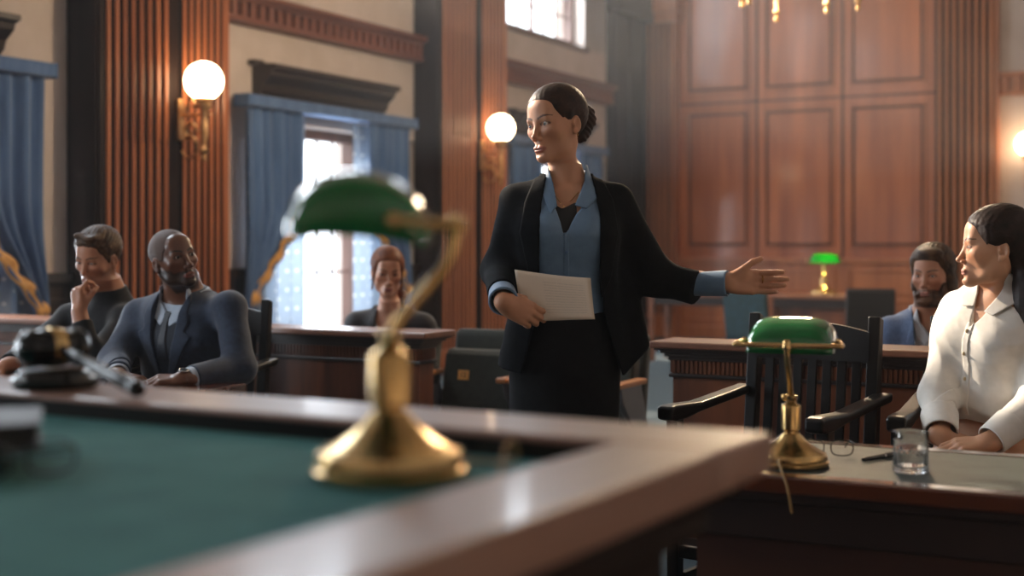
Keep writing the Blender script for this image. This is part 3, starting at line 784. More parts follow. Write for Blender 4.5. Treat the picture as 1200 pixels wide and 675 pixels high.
# ================================================================ slatted armchairs
def armchair(loc, rz, label, group='black slatted wooden armchairs'):
    root = empty('armchair', loc, rz, label, 'chair', group)      # faces -y
    m = M['ebony']; hw = .215
    b = MB()
    def seat(u, v): return (0, 0, 0)
    b.box(-.25, .25, -.25, .20, .425, .465); b.build('seat', m, root, bevel=.014, seg=3)
    for s in (-1, 1):
        b = MB(); x = s * hw
        b.prism([(.20, 0), (.24, 0), (.235, .45), (.285, 1.0), (.25, 1.012), (.19, .45)], 'x', x - .021, x + .021); b.build('back_post', m, root, bevel=.005)
        b = MB(); b.prism([(-.245, 0), (-.205, 0), (-.20, .70), (-.25, .70)], 'x', s * .255 - .02, s * .255 + .02); b.build('front_leg', m, root, bevel=.005)
        b = MB(); pts = [(-.30, .695), (-.30, .735), (-.27, .74), (-.1, .735), (.255, .765), (.25, .735), (-.1, .705), (-.2, .69), (-.27, .688)]
        b.prism([(y_, z_) for y_, z_ in pts], 'x', s * .25 - .03, s * .25 + .03); b.build('armrest', m, root, bevel=.010, seg=3)
        b = MB(); b.box(s * .24 - .012, s * .24 + .012, -.21, .21, .16, .20); b.build('side_stretcher', m, root, bevel=.004)
    b = MB()
    def cr(u, v):
        x = -hw + .01 + (2 * hw - .02) * u; return x, .012 * math.sin(PI * u)
    N = 14
    for k in range(N):
        xa, ba = cr(k / N, 0); xb, bb = cr((k + 1) / N, 0)
        vs = []
        for x, bo in ((xa, ba), (xb, bb)):
            z1 = .955 + .03 * math.sin(PI * (x + hw) / (2 * hw)); 
            vs.append([b.bm.verts.new((x, .248 + bo + (z - .9) * .09 + dy, z)) for dy, z in ((-.013, .86), (.013, .86), (.013, z1), (-.013, z1))])
        for i in range(4): b.bm.faces.new((vs[0][i], vs[0][(i + 1) % 4], vs[1][(i + 1) % 4], vs[1][i]))
    bmesh.ops.remove_doubles(b.bm, verts=b.bm.verts[:], dist=1e-5); b.build('crest_rail', m, root)
    b = MB(); b.box(-hw, hw, .205, .235, .50, .54); b.build('lower_rail', m, root, bevel=.004)
    for i in range(7):
        x = -.156 + i * .052
        b = MB(); b.prism([(.214, .52), (.226, .52), (.262, .88), (.250, .88)], 'x', x - .0155, x + .0155); b.build('back_slat', m, root, bevel=.002)
    b = MB(); b.box(-.24, .24, -.235, -.21, .25, .29); b.build('front_stretcher', m, root, bevel=.004)
    return root
c1 = W(F(955, 300, 4.60)) - Matrix.Rotation(math.radians(-9), 3, 'Z') @ Vector((0, .27, 0))
a0 = armchair((c1.x, c1.y, 0), math.radians(-9), 'empty black slatted armchair behind the green shaded lamp')
def chair_copy(loc, rz, label):
    c = copy_tree(a0); c.location = loc; c.rotation_euler = (0, 0, rz); c['label'] = label; return c
chair_copy((-.63, 4.40, 0), math.radians(2), 'black wooden armchair the woman in the white shirt sits on')
chair_copy((-3.79, 4.36, 0), math.radians(10), 'black wooden chair the man in the navy suit sits on')
chair_copy((-4.46, 4.5, 0), math.radians(0), 'black wooden chair the man in the black sweater sits on')

# counsel table of the two men
panel_table('counsel_table', -5.1, -3.18, 3.2, 3.97, .738, 'dark table at which the two men sit, behind the bench', inset=False)

# ================================================================ bar between the well and the public
def bar_rail(x0, x1, label, y0=5.14, y1=5.26):
    root = empty('bar_railing', ((x0 + x1) / 2, (y0 + y1) / 2, 0), 0, label, 'railing', 'walnut bar railings'); inv = Matrix.Translation((-(x0 + x1) / 2, -(y0 + y1) / 2, 0))
    b = MB(); b.box(x0, x1, y0, y1, .08, .80); b.build('panel', M['wood_bar'], root, M=inv)
    b = MB(); b.box(x0 - .02, x1 + .02, y0 - .02, y1 + .02, 0, .08); b.box(x0 - .015, x1 + .015, y0 - .015, y1 + .015, .715, .73); b.build('base_moulding', M['wood_dark_x'], root, bevel=.004, M=inv)
    b = MB(); pitch = .0185; n = int((x1 - x0) / pitch)
    b.box(x0 - .004, x1 + .004, y0 - .004, y1 + .004, .73, .785)
    for i in range(n):
        u = x0 + (i + .5) * (x1 - x0) / n; b.box(u - .005, u + .005, y0 - .014, y0, .733, .782)
    k = int((y1 - y0) / pitch)
    for s, xe in ((-1, x0), (1, x1)):
        for i in range(k):
            u = y0 + (i + .5) * (y1 - y0) / k; b.box(min(xe, xe + s * .014), max(xe, xe + s * .014), u - .005, u + .005, .733, .782)
    b.build('reeded_band', M['wood_bar'], root, M=inv)
    b = MB(); pr = lambda e, za, zb: b.box(x0 - e, x1 + e, y0 - e, y1 + e, za, zb)
    pr(.016, .783, .797); pr(.028, .797, .812); pr(.042, .812, .824); pr(.06, .824, .833); b.build('cornice', M['wood_dark_x'], root, bevel=.003, M=inv)
    b = MB(); b.box(x0 - .075, x1 + .075, y0 - .075, y1 + .075, .833, .86); b.build('top_rail', M['wood_rail'], root, bevel=.006, M=inv)
    return root
M['wood_rail'] = wood('worn_rail_wood', '#6b4331', '#8a5a42', 'x', rough=.4, coat=.2, scale=6)
bar_rail(-6.7, -3.16, 'dark walnut bar railing behind the seated men, with reeded band')
bar_rail(-1.97, 2.2, 'walnut bar railing behind the empty armchair, with reeded band')

# ================================================================ public seats
M['seat_cloth'] = mottled('dark_green_upholstery', '#20241e', '#292d26', scale=30, rough=.9, bump=.2, bscale=400, sheen=.2)
M['seat_wood'] = wood('light_arm_wood', '#a8683c', '#c98a55', 'y', rough=.4)
M['seat_metal'] = plain('grey_painted_metal', '#6f6e72', .45, metal=.3)
M['plate'] = plain('yellow_number_plate', '#d79a4c', .4); M['ink'] = plain('black_ink', '#141210', .6)
def text_mesh(s, size, depth=.001):
    cu = bpy.data.curves.new('lettering', 'FONT'); cu.body = s; cu.size = size; cu.align_x = 'CENTER'; cu.align_y = 'CENTER'; cu.extrude = depth
    o = bpy.data.objects.new('lettering', cu); COL.objects.link(o); bpy.context.view_layer.update()
    me = bpy.data.meshes.new_from_object(o.evaluated_get(bpy.context.evaluated_depsgraph_get())); bpy.data.objects.remove(o); bpy.data.curves.remove(cu); return me
def gallery_seat(loc, label, number=None, folded=True):
    root = empty('auditorium_seat', loc, 0, label, 'seat', 'dark green tip-up seats in the public rows')   # faces -y
    b = MB(); b.prism([(.06, .40), (.13, .38), (.20, .80), (.18, .816), (.15, .816), (.13, .80)], 'x', -.235, .235); b.build('backrest', M['seat_cloth'], root, bevel=.02, seg=3)
    b = MB()
    if folded: b.prism([(-.06, .40), (.04, .37), (.09, .70), (.07, .726), (.03, .726), (0, .70)], 'x', -.22, .22)
    else: b.prism([(-.36, .21), (-.37, .26), (-.34, .285), (.06, .27), (.08, .2), (-.3, .18)], 'x', -.22, .22)
    st = b.build('seat', M['seat_cloth'], root, bevel=.018, seg=3)
    for s in (-1, 1):
        b = MB(); b.box(s * .255 - .027, s * .255 + .027, -.30, .02, .60, .625); b.build('armrest', M['seat_wood'], root, bevel=.007)
        b = MB(); b.prism([(-.26, .60), (-.02, .60), (.06, .40), (.06, 0), (-.06, 0), (-.08, .36), (-.23, .53)], 'x', s * .255 - .014, s * .255 + .014); b.build('side_frame', M['seat_metal'], root, bevel=.004)
    if number:
        q = Matrix.Translation((-.10, -.0225, .60)) @ Matrix.Rotation(math.radians(-8.5), 4, 'X')
        b = MB(); b.box(-.030, .030, -.004, .003, -.024, .024, M=q); pl = b.build('number_plate', M['plate'], root, bevel=.002); pl['label'] = 'yellow number plate'
        me = text_mesh(number, .036); o = link('number', me, M['ink'], pl); o.matrix_local = q @ Matrix.Translation((0, -.0045, 0)) @ Matrix.Rotation(PI / 2, 4, 'X')
    return root
gallery_seat((-3.24, 5.87, 0), 'dark green tip-up seat with yellow plate numbered 12 behind the gate', '12')
gallery_seat((-3.815, 5.87, 0), 'dark green tip-up seat the red haired woman sits on', None, False)
gallery_seat((-2.665, 5.87, 0), 'dark green tip-up seat partly hidden behind the standing woman')
gallery_seat((-1.18, 6.0, 0), 'dark green tip-up seat the bearded man sits on', None, False)

# ================================================================ far end of the room
def side_table(x0, x1, y0, y1, z, label, closed):
    root = empty('clerk_desk' if closed else 'side_table', ((x0 + x1) / 2, (y0 + y1) / 2, 0), 0, label, 'desk' if closed else 'table'); inv = Matrix.Translation((-(x0 + x1) / 2, -(y0 + y1) / 2, 0))
    b = MB(); b.box(x0, x1, y0, y1, z - .04, z); b.build('table_top', M['wood_rail'], root, bevel=.006, M=inv)
    b = MB(); b.box(x0 + .05, x1 - .05, y0 + .05, y1 - .05, z - .13, z - .04); b.build('apron', M['wood_dark_x'], root, M=inv)
    if closed:
        b = MB(); b.box(x0 + .04, x1 - .04, y0 + .12, y0 + .15, .05, z - .13); b.box(x0 + .04, x0 + .07, y0 + .06, y1 - .06, 0, z - .13); b.box(x1 - .07, x1 - .04, y0 + .06, y1 - .06, 0, z - .13); b.build('body', M['wood_bar'], root, M=inv)
    else:
        for x in (x0 + .03, x1 - .09):
            for y_ in (y0 + .03, y1 - .09):
                b = MB(); b.box(x, x + .06, y_, y_ + .06, 0, z - .04); b.build('leg', M['wood_rail'], root, bevel=.004, M=inv)
    return root
side_table(-4.22, -3.36, 13.7, 14.35, .72, 'small wooden desk carrying the lit green lamp at the rear wall', True)
l3 = bankers_lamp((-3.70, 13.98, .7205), AWAY + PI - .1, 'lit green glass desk lamp on the small desk at the rear wall', None, True, 16); l3.scale = (1.5, 1.5, 1.25)
side_table(-5.5, -4.5, 13.5, 14.1, .73, 'wooden table with square legs under the raised hand, at the rear', False)
M['teal'] = mottled('dark_teal_cloth', '#1d3237', '#26404a', scale=20, rough=.85, bump=.1)
def side_chair(loc, rz, label, mat):
    root = empty('upholstered_chair', loc, rz, label, 'chair', 'upholstered chairs at the rear wall')
    b = MB(); b.prism([(.18, .46), (.24, .45), (.30, .84), (.27, .86), (.24, .84)], 'x', -.21, .21); b.build('backrest', mat, root, bevel=.02)
    b = MB(); b.box(-.23, .23, -.23, .22, .40, .48); b.build('seat', mat, root, bevel=.025, seg=3)
    for sx in (-1, 1):
        for sy in (-.2, .2):
            b = MB(); b.box(sx * .2 - .02, sx * .2 + .02, sy - .02, sy + .02, 0, .41); b.build('leg', M['wood_rail'], root, bevel=.003)
    return root
p = W(F(893, 0, 11.6)); side_chair((p.x, p.y, 0), math.radians(165), 'dark teal upholstered chair standing before the small desk with the lit lamp', M['teal'])
p = W(F(1016, 0, 12.2)); side_chair((p.x, p.y, 0), math.radians(200), 'black upholstered chair to the right of the small desk with the lit lamp', M['book_cover'])
# ================================================================ figures
# every figure is laid out in the viewer-aligned frame (x right, y away, z up) and its root is turned by TH into the room
def nrm(v): v = np.array(v, float); return v / np.linalg.norm(v)
def hframe(yaw, pitch=0, roll=0):
    """columns: figure's left, back, up.  yaw>0 turns the face to the viewer's left, pitch>0 looks down, roll>0 tips the crown to the viewer's right"""
    y, p, r = map(math.radians, (yaw, pitch, roll))
    Rz = np.array([[math.cos(y), math.sin(y), 0], [-math.sin(y), math.cos(y), 0], [0, 0, 1]])
    Rx = np.array([[1, 0, 0], [0, math.cos(p), -math.sin(p)], [0, math.sin(p), math.cos(p)]])
    Ry = np.array([[math.cos(r), 0, math.sin(r)], [0, 1, 0], [-math.sin(r), 0, math.cos(r)]])
    return Ry @ Rz @ Rx
def tframe(p0, pn, sl, sr):
    z = nrm(np.array(pn) - p0); x = np.array(sl) - sr; x = nrm(x - z * (x @ z)); return np.stack([x, np.cross(z, x), z], 1)
def loft(p0, R, tab, n=2.3, tilt=0):
    """tab rows: z, half width, half depth, y offset"""
    tab = np.array(sorted(tab), float); zz = np.linspace(tab[0, 0], tab[-1, 0], 80)
    def sm(c):
        v = np.interp(zz, tab[:, 0], tab[:, c])
        for _ in range(10): v[1:-1] = .25 * v[:-2] + .5 * v[1:-1] + .25 * v[2:]
        return v.astype(f32)
    w, d, yo = sm(1), sm(2), sm(3); p0 = np.array(p0, f32); R = np.array(R, f32); z0, z1 = tab[0, 0], tab[-1, 0]
    def fn(P):
        q = (P - p0) @ R; z = q[:, 2]; ww = np.interp(z, zz, w); dd = np.interp(z, zz, d); oo = np.interp(z, zz, yo)
        e = ((np.abs(q[:, 0]) / ww) ** n + (np.abs(q[:, 1] - oo) / dd) ** n) ** (1 / n)
        s = (e - 1) * np.minimum(ww, dd) * .9
        return np.maximum(s, np.maximum(z0 - z, z - z1)).astype(f32)
    c = p0 + R @ np.array([0, 0, (z0 + z1) / 2], f32)
    return fn, c, float(math.hypot((z1 - z0) / 2, max(tab[:, 1].max(), tab[:, 2].max() + .05)))
def grow(tab, o, do=None): return [(z, w + o, d + (o if do is None else do), y) for z, w, d, y in tab]
def front(p0, R, pts, side=-1):
    """prism over a polygon in the torso's (x,z) plane, front half only"""
    pf = poly2(pts); p0 = np.array(p0, f32); R = np.array(R, f32)
    def fn(P):
        q = (P - p0) @ R; return np.maximum(pf(q[:, 0], q[:, 2]), side * -q[:, 1] * 1.0 if False else (q[:, 1] if side < 0 else -q[:, 1])).astype(f32)
    return fn

# ---------------------------------------------------------------- head
def head_ops(S, hc, R, s=1.0, P=None):
    P = P or {}
    g = lambda k, d: P.get(k, d)
    A = lambda prim, k: S.add(xf((lambda f, c, r: (lambda q: f(q / s) * s, np.array(c) * s, r * s))(*prim), hc, R), k * s)
    B = lambda prim, k: S.sub(xf((lambda f, c, r: (lambda q: f(q / s) * s, np.array(c) * s, r * s))(*prim), hc, R), k * s)
    w = g('w', 1.0); jw = g('jaw', 1.0); ch = g('chin', 0.0); nl = g('nose', 1.0)
    A(ell((0, .020, .034), (.074 * w, .092, .082)), .01)
    A(ell((0, -.026, -.022), (.060 * w, .058, .082)), .035)
    for sx in (-1, 1):
        A(cap((sx * .050 * jw, .010, -.050), (sx * .040 * jw, -.018, -.078), .017, .014), .03)
        A(cap((sx * .040 * jw, -.018, -.078), (sx * .012, -.066, -.099 - ch), .014, .013), .025)
        A(ell((sx * .040 * w, -.056, -.022), (.020, .020, .022)), .025)
    A(ell((0, -.0765, -.100 - ch), (.0165 * jw, .0145, .0135)), .02)
    A(ell((0, -.070, -.068), (.027, .0188, .026)), .025)
    A(cap((-.034, -.072, .0165), (.034, -.072, .0165), .0115), .016)
    A(ell((0, -.060, .052), (.045, .022, .03)), .03)
    for sx in (-1, 1):
        B(ell((sx * .0315, -.098, .0005), (.0195, .017, .0125)), .014)
    A(cap((0, -.0775, .012), (0, -.1000, -.034), .0058 * nl, .0072 * nl), .012)
    A(ell((0, -.1025 - .006 * (nl - 1), -.0365), (.0088 * nl, .0090, .0076)), .006)
    for sx in (-1, 1):
        A(ell((sx * .0115 * nl, -.0905, -.0425), (.0066, .0100, .0062)), .005)
        B(ell((sx * .0055 * nl, -.0990, -.0480), (.0032, .005, .0032)), .003)
        A(ell((sx * .0315, -.0690, .0005), (.0155, .0138, .0130)), .004)
        B(ell((sx * .050, -.082, -.060), (.016, .014, .020)), .03)                     # hollow beside the mouth
    # lips
    lp = g('lips', 1.0); op = g('open', 0.0)
    A(ell((0, -.0895, -.0690), (.0215, .0062, .0048 * lp)), .006)
    A(ell((0, -.0880, -.0785 - op), (.0180, .0068, .0056 * lp)), .006)
    B(ell((0, -.0975, -.0740 - op * .5), (.0225, .0080, .0010 + op * .5)), .0025)
    B(ell((0, -.0970, -.0615), (.0036, .0060, .0060)), .006)
    B(ell((0, -.0945, -.0885 - op), (.0200, .0080, .0036)), .010)
    # eye openings
    for sx in (-1, 1):
        t = math.radians(g('eyetilt', 5) * sx); Rr = np.array([[math.cos(t), 0, -math.sin(t)], [0, 1, 0], [math.sin(t), 0, math.cos(t)]])
        B(ell((sx * .0315, -.0855, .0005 - g('squint', 0)), (.0138, .0095, .0049 * g('eye', 1.0)), Rr), .0015)
    # ears
    for sx in (-1, 1):
        Re = np.array(hframe(0, 0, 0)); a = math.radians(22) * sx; Re = np.array([[math.cos(a), math.sin(a), 0], [-math.sin(a), math.cos(a), 0], [0, 0, 1]])
        A(ell((sx * .0745 * w, .014, -.010), (.0070, .0160, .0270), Re), .006)
        A(ell((sx * .0745 * w, .006, -.034), (.0055, .0080, .0095), Re), .006)
        B(ell((sx * .0812 * w, .0125, -.007), (.0058, .0100, .0180), Re), .003)
        A(ell((sx * .0755 * w, .0020, -.013), (.0045, .004, .007), Re), .003)
def hair_field(hc, R, s, w=1.0):
    """distance to a smooth skull, for hair shells"""
    def fn(P):
        q = ((P - np.array(hc, f32)) @ np.array(R, f32)) / s
        a = ell((0, .020, .034), (.074 * w, .092, .082))[0](q); b = ell((0, -.020, -.012), (.061 * w, .055, .085))[0](q)
        return smin(a, b, .04) * s
    return fn
def hq(P, hc, R, s): return ((P - np.array(hc, f32)) @ np.array(R, f32)) / s
def head_tint(hc, R, s, skin, lips, brow, P=None, beard=None, beard_amt=0.0, scalp=None, stub=None):
    P = P or {}; op = P.get('open', 0); skin, lips, brow = [np.array(hexc(c)[:3]) for c in (skin, lips, brow)]
    def fn(V):
        q = hq(V, hc, R, s); x, y, z = q.T; col = np.tile(skin, (len(V), 1)).astype(f32)
        fr = (y < -.045)
        def mix(m, c, a=1.0):
            m = np.clip(m, 0, 1)[:, None] * a; col[:] = col * (1 - m) + np.array(c) * m
        blush = np.exp(-((np.abs(x) - .042) ** 2 + (z + .028) ** 2) / .0005) * fr; mix(blush, skin * np.array([1.05, .78, .74]), .35)
        mix(np.exp(-((x) ** 2 + (z + .040) ** 2) / .00012) * (y < -.09), skin * np.array([1.0, .78, .72]), .4)
        if beard is not None:
            bz = poly2([(-.085, -.015), (-.066, -.03), (-.045, -.055), (-.03, -.052), (0, -.0525), (.03, -.052), (.045, -.055), (.066, -.03), (.085, -.015), (.075, -.14), (-.075, -.14)])(x, z)
            m = np.clip(-bz / .006, 0, 1) * (y < .015) * (z > -.135)
            lip = np.clip(1.4 - np.sqrt((x / .020) ** 2 + ((z + .074 + op * .5) / (.0085 + op * .5)) ** 2), 0, 1) * 3
            mix(m * (1 - np.clip(lip, 0, 1)), np.array(hexc(beard)[:3]), beard_amt)
        e = np.sqrt((x / (.0200 + .003)) ** 2 + ((z + .0738 + op * .5) / (.0112 + op * .6)) ** 2); mix((1.08 - e) * 9 * (y < -.075), lips)
        mix((1.0 - np.sqrt((x / .02) ** 2 + ((z + .074 + op * .5) / (.0012 + op * .45)) ** 2)) * 4 * (y < -.070), lips * .25)
        ax = np.abs(x)
        bz = .0185 + .0075 * np.sin(np.clip((ax - .012) / .04, 0, 1) * 2.3) - P.get('browdrop', 0)
        th = .0040 * P.get('browthick', 1.0) * (1 - np.clip((ax - .030) / .026, 0, 1) ** 1.5 * .75)
        mix((1 - np.abs(z - bz) / th) * 2.5 * ((ax > .011) & (ax < .052)) * fr, brow, .92)
        el = np.sqrt(((ax - .0315) / .0158) ** 2 + ((z - .0008) / (.0066 * P.get('eye', 1))) ** 2); mix((1 - np.abs(el - .95) / .22) * 3 * (z > -.003) * fr * (y < -.06), brow * .35, .95); mix(np.exp(-(((ax - .0315) / .018) ** 2 + ((z - .003) / .010) ** 2) ** 2) * fr * (y < -.055), skin * np.array([.72, .62, .58]), .55)  # lash line, then shade of the eye socket painted into the skin
        if scalp is not None:
            m = np.clip(-scalp[1](y, z) / .008, 0, 1); mix(m, np.array(hexc(scalp[0])[:3]), scalp[2])
        return col
    return fn
def eyeballs(parent, origin, hc, R, s, gaze=(0, 0), iris='#3a2a1e'):
    for sx in (-1, 1):
        c = np.array(hc) + R @ (np.array([sx * .0315, -.0690, .0005]) * s); r = .0128 * s
        me = bpy.data.meshes.new('eye'); b = bmesh.new(); bmesh.ops.create_uvsphere(b, u_segments=28, v_segments=18, radius=r)
        gx, gz = math.radians(gaze[0]), math.radians(gaze[1]); g = np.array([math.sin(gx) * math.cos(gz), -math.cos(gx) * math.cos(gz), math.sin(gz)])
        g = R @ g
        cl = b.verts.layers.float_color.new('tint')
        Mx = Vector(g).to_track_quat('Z', 'Y').to_matrix()
        for v in b.verts:
            d = v.co.normalized().z; a = math.degrees(math.acos(max(-1, min(1, d)))); 
            col = hexc('#050505') if a < 12 else hexc(iris) if a < 27 else hexc('#3a302b') if a < 30 else hexc('#a89b90')
            v[cl] = col; v.co = Mx @ v.co
        for f in b.faces: f.smooth = True
        b.to_mesh(me); b.free(); o = link('eye', me, M['eye'], parent); o.location = Vector(c - np.array(origin))

# ---------------------------------------------------------------- hand
FING = [(.040, .024, .019, .0097), (.045, .028, .020, .0099), (.041, .026, .020, .0095), (.032, .020, .018, .0085)]
def hand_ops(S, wrist, a, n, right, curls, thumb=((.55, .75, .25), (.85, .45, .25), (.95, .25, .25)), s=1.0, spread=(.10, .02, -.05, -.13), kf=.0035, back=-.03):
    """a: towards the fingers, n: out of the palm. curls: per finger 3 bend angles (deg, cumulative per joint). thumb: three directions in (a, thumb side, n). returns fingertip points"""
    a = nrm(a); n = np.array(n, float); n = nrm(n - a * (a @ n)); t = np.cross(a, n) if right else np.cross(n, a)
    wrist = np.array(wrist, float); L = lambda x, y, z: wrist + s * (a * x + t * y + n * z)
    kn = [(.089, .029, 0), (.093, .0095, -.003), (.089, -.0100, -.003), (.081, -.0275, 0)]
    S.add(cap(L(back, 0, 0), L(.012, 0, 0), .0235 * s, .0245 * s), .02)
    for (x, y, z), r0 in zip(kn, (.0125, .0125, .012, .011)):
        S.add(cap(L(.012, y * .55, 0), L(x - .006, y, z), .0145 * s, r0 * s), .012 * s)
    S.add(ell(L(.045, .022, .010), np.array([.030, .017, .014]) * s, np.stack([nrm(a + .5 * t), nrm(t - .5 * a), n], 1)), .014 * s)
    S.add(ell(L(.040, -.024, .008), np.array([.032, .012, .012]) * s, np.stack([a, t, n], 1)), .014 * s)
    tips = []
    for i in range(4):
        l1, l2, l3, r = FING[i]; p = L(*kn[i]); ang = 0; c = curls[i]; d0 = nrm(a + t * spread[i]); rr = r * s
        for j, (ln, bend) in enumerate(zip((l1, l2, l3), c)):
            ang += math.radians(bend); d = d0 * math.cos(ang) + n * math.sin(ang); q = p + d * ln * s
            S.add(cap(p, q, rr, rr * (.93, .90, .84)[j]), kf if j else .007 * s)
            rr *= (.93, .90, .84)[j]; p = q
        tips.append(p)
    p = L(.020, .020, .006); rr = .0135 * s
    for j, (ln, d) in enumerate(zip((.040, .033, .026), thumb)):
        d = nrm(a * d[0] + t * d[1] + n * d[2]); q = p + d * ln * s; S.add(cap(p, q, rr, rr * (.86, .88, .80)[j]), .010 * s if j == 0 else .003); rr *= (.86, .88, .80)[j]; p = q
    tips.append(p)
    return tips
def nails(parent, origin, tips_dirs, col): pass

def figure(name, base, label):
    o = W(np.array(base)); return empty(name, o, TH, label, 'person')
def limb(S, pts, rad, k=.02):
    for p, q, r0, r1 in zip(pts, pts[1:], rad, rad[1:]): S.add(cap(p, q, r0, r1), k)
def sleeve(S, pts, rad, k=.03, cuffcut=True):
    limb(S, pts, rad, k)
    if cuffcut:
        e = np.array(pts[-1], f32); d = np.array(nrm(np.array(pts[-1]) - pts[-2]), f32)
        # flat cuff end: remove what lies beyond the end, near it
        S.rem(lambda P, e=e, d=d: np.maximum(-((P - e) @ d), np.linalg.norm(P - e, axis=1) - .09).astype(f32), .004)
M['eye'] = vcol_mat('eye', .08, .6, bump=0)
M['skin'] = vcol_mat('skin', .46, .4, sss=.12, bump=.05, bscale=260)
M['skin_dark'] = vcol_mat('dark_skin', .36, .5, sss=.05, bump=.05, bscale=260)
def hairmat(name, c1, c2, rough=.5):
    return mottled(name, c1, c2, scale=26, rough=rough, stretch=(1, .35, 1), detail=6, bump=.35, bscale=160, spec=.2)
F_TAB = [(-.14, .140, .105, .010), (-.06, .156, .112, .012), (.02, .152, .108, .010), (.12, .128, .094, .0), (.19, .122, .088, -.002), (.27, .132, .094, -.004), (.36, .148, .108, -.012), (.43, .155, .098, -.006), (.475, .150, .080, .004), (.505, .115, .062, .012), (.53, .060, .050, .016), (.55, .046, .044, .012), (.57, .040, .040, .008)]
M_TAB = [(-.14, .155, .120, .010), (-.06, .170, .125, .012), (.02, .165, .120, .006), (.12, .155, .112, .0), (.20, .155, .110, -.002), (.30, .168, .115, -.006), (.40, .185, .120, -.004), (.46, .190, .105, .004), (.50, .175, .085, .012), (.53, .125, .070, .018), (.56, .078, .062, .018), (.60, .062, .060, .012), (.64, .058, .058, .0)]

def shell_mesh(Sx, region, o0, o1, h, name, mat, parent, base, c, r=.5):
    N = Sdf(); N.add((lambda P: np.maximum(Sx(P) - o1, o0 - Sx(P)), np.array(c, f32), r), 0); N.cut(region, .002)
    return sdf_mesh(name, N, h, mat, parent, base)
def cuff_mesh(p, q, r0, r1, mat, parent, base, t=.007, name='cuff', h=.003):
    p = np.array(p, float); q = np.array(q, float); N = Sdf(); N.add(cap(p, q, r0, r1), 0); d = nrm(q - p).astype(f32); p_, q_ = p.astype(f32), q.astype(f32)
    N.cut(lambda P: np.maximum(-((P - p_) @ d), (P - q_) @ d).astype(f32)); N.sub(cap(p - d * .02, q + d * .02, r0 - t, r1 - t), .001)
    return sdf_mesh(name, N, h, mat, parent, base)
def button(parent, base, p, mat, r=.0055, name='button'):
    b = MB(); b.sphere((0, 0, 0), r, 12, (1, .45, 1)); o = b.build(name, mat, parent, smooth=180); o.location = Vector(np.array(p) - base); return o
def hair_prim(hc, HR, s, side, thick, w=1.0, xslope=.10, rip=(.0002, .0002), top=.004):
    hf = hair_field(hc, HR, s, w)
    def hv(P):
        q = hq(P, hc, HR, s); sd = side(q[:, 1], q[:, 2] + xslope * np.abs(q[:, 0]) * (q[:, 1] < -.03)); t = np.clip(-sd / .024, 0, 1) ** .7
        th = thick + top * np.clip(q[:, 2] / .1, 0, 1) + rip[0] * np.sin(q[:, 0] * 420 + q[:, 2] * 160) + rip[1] * np.sin(q[:, 2] * 380 - q[:, 1] * 240)
        return np.maximum(hf(P) - (.0005 + th * t) * s, s * sd).astype(f32)
    return hv, np.array(hc) + HR @ np.array([0, .02, .03]), .14
def legs(B, p0, R, fx, hip=.09, thigh=.44, r=(.085, .06, .045, .035), feet=True, side=(0, 0)):
    """seated legs: thighs forward along fx, shins down to the floor"""
    fx = np.array(fx, float); out = []
    for sx in (-1, 1):
        h = np.array(p0) + R[:, 0] * sx * hip + np.array([0, 0, -.04]); kn = h + fx * thigh + R[:, 0] * sx * .03; kn[2] = .50; an = np.array([kn[0], kn[1], .09]) - fx * .02; toe = an + fx * .16; toe[2] = .035
        B.add(cap(h, kn, r[0], r[1]), .03); B.add(cap(kn, an, r[1] * .95, r[2]), .02)
        if feet: B.add(cap(an, toe, r[2], r[3]), .02)
        out.append((h, kn, an, toe))
    return out
def shoes(root, base, lg, mat):
    for h, kn, an, toe in lg:
        N = Sdf(); d = nrm(toe - an); N.add(cap([an[0], an[1], .06], [an[0], an[1], .045], .048), .02); N.add(cap([an[0], an[1], .04], [toe[0] + d[0] * .05, toe[1] + d[1] * .05, .034], .042, .038), .02); N.cut(lambda P: (.001 - P[:, 2]).astype(f32), .002)
        sdf_mesh('shoe', N, .006, mat, root, base)
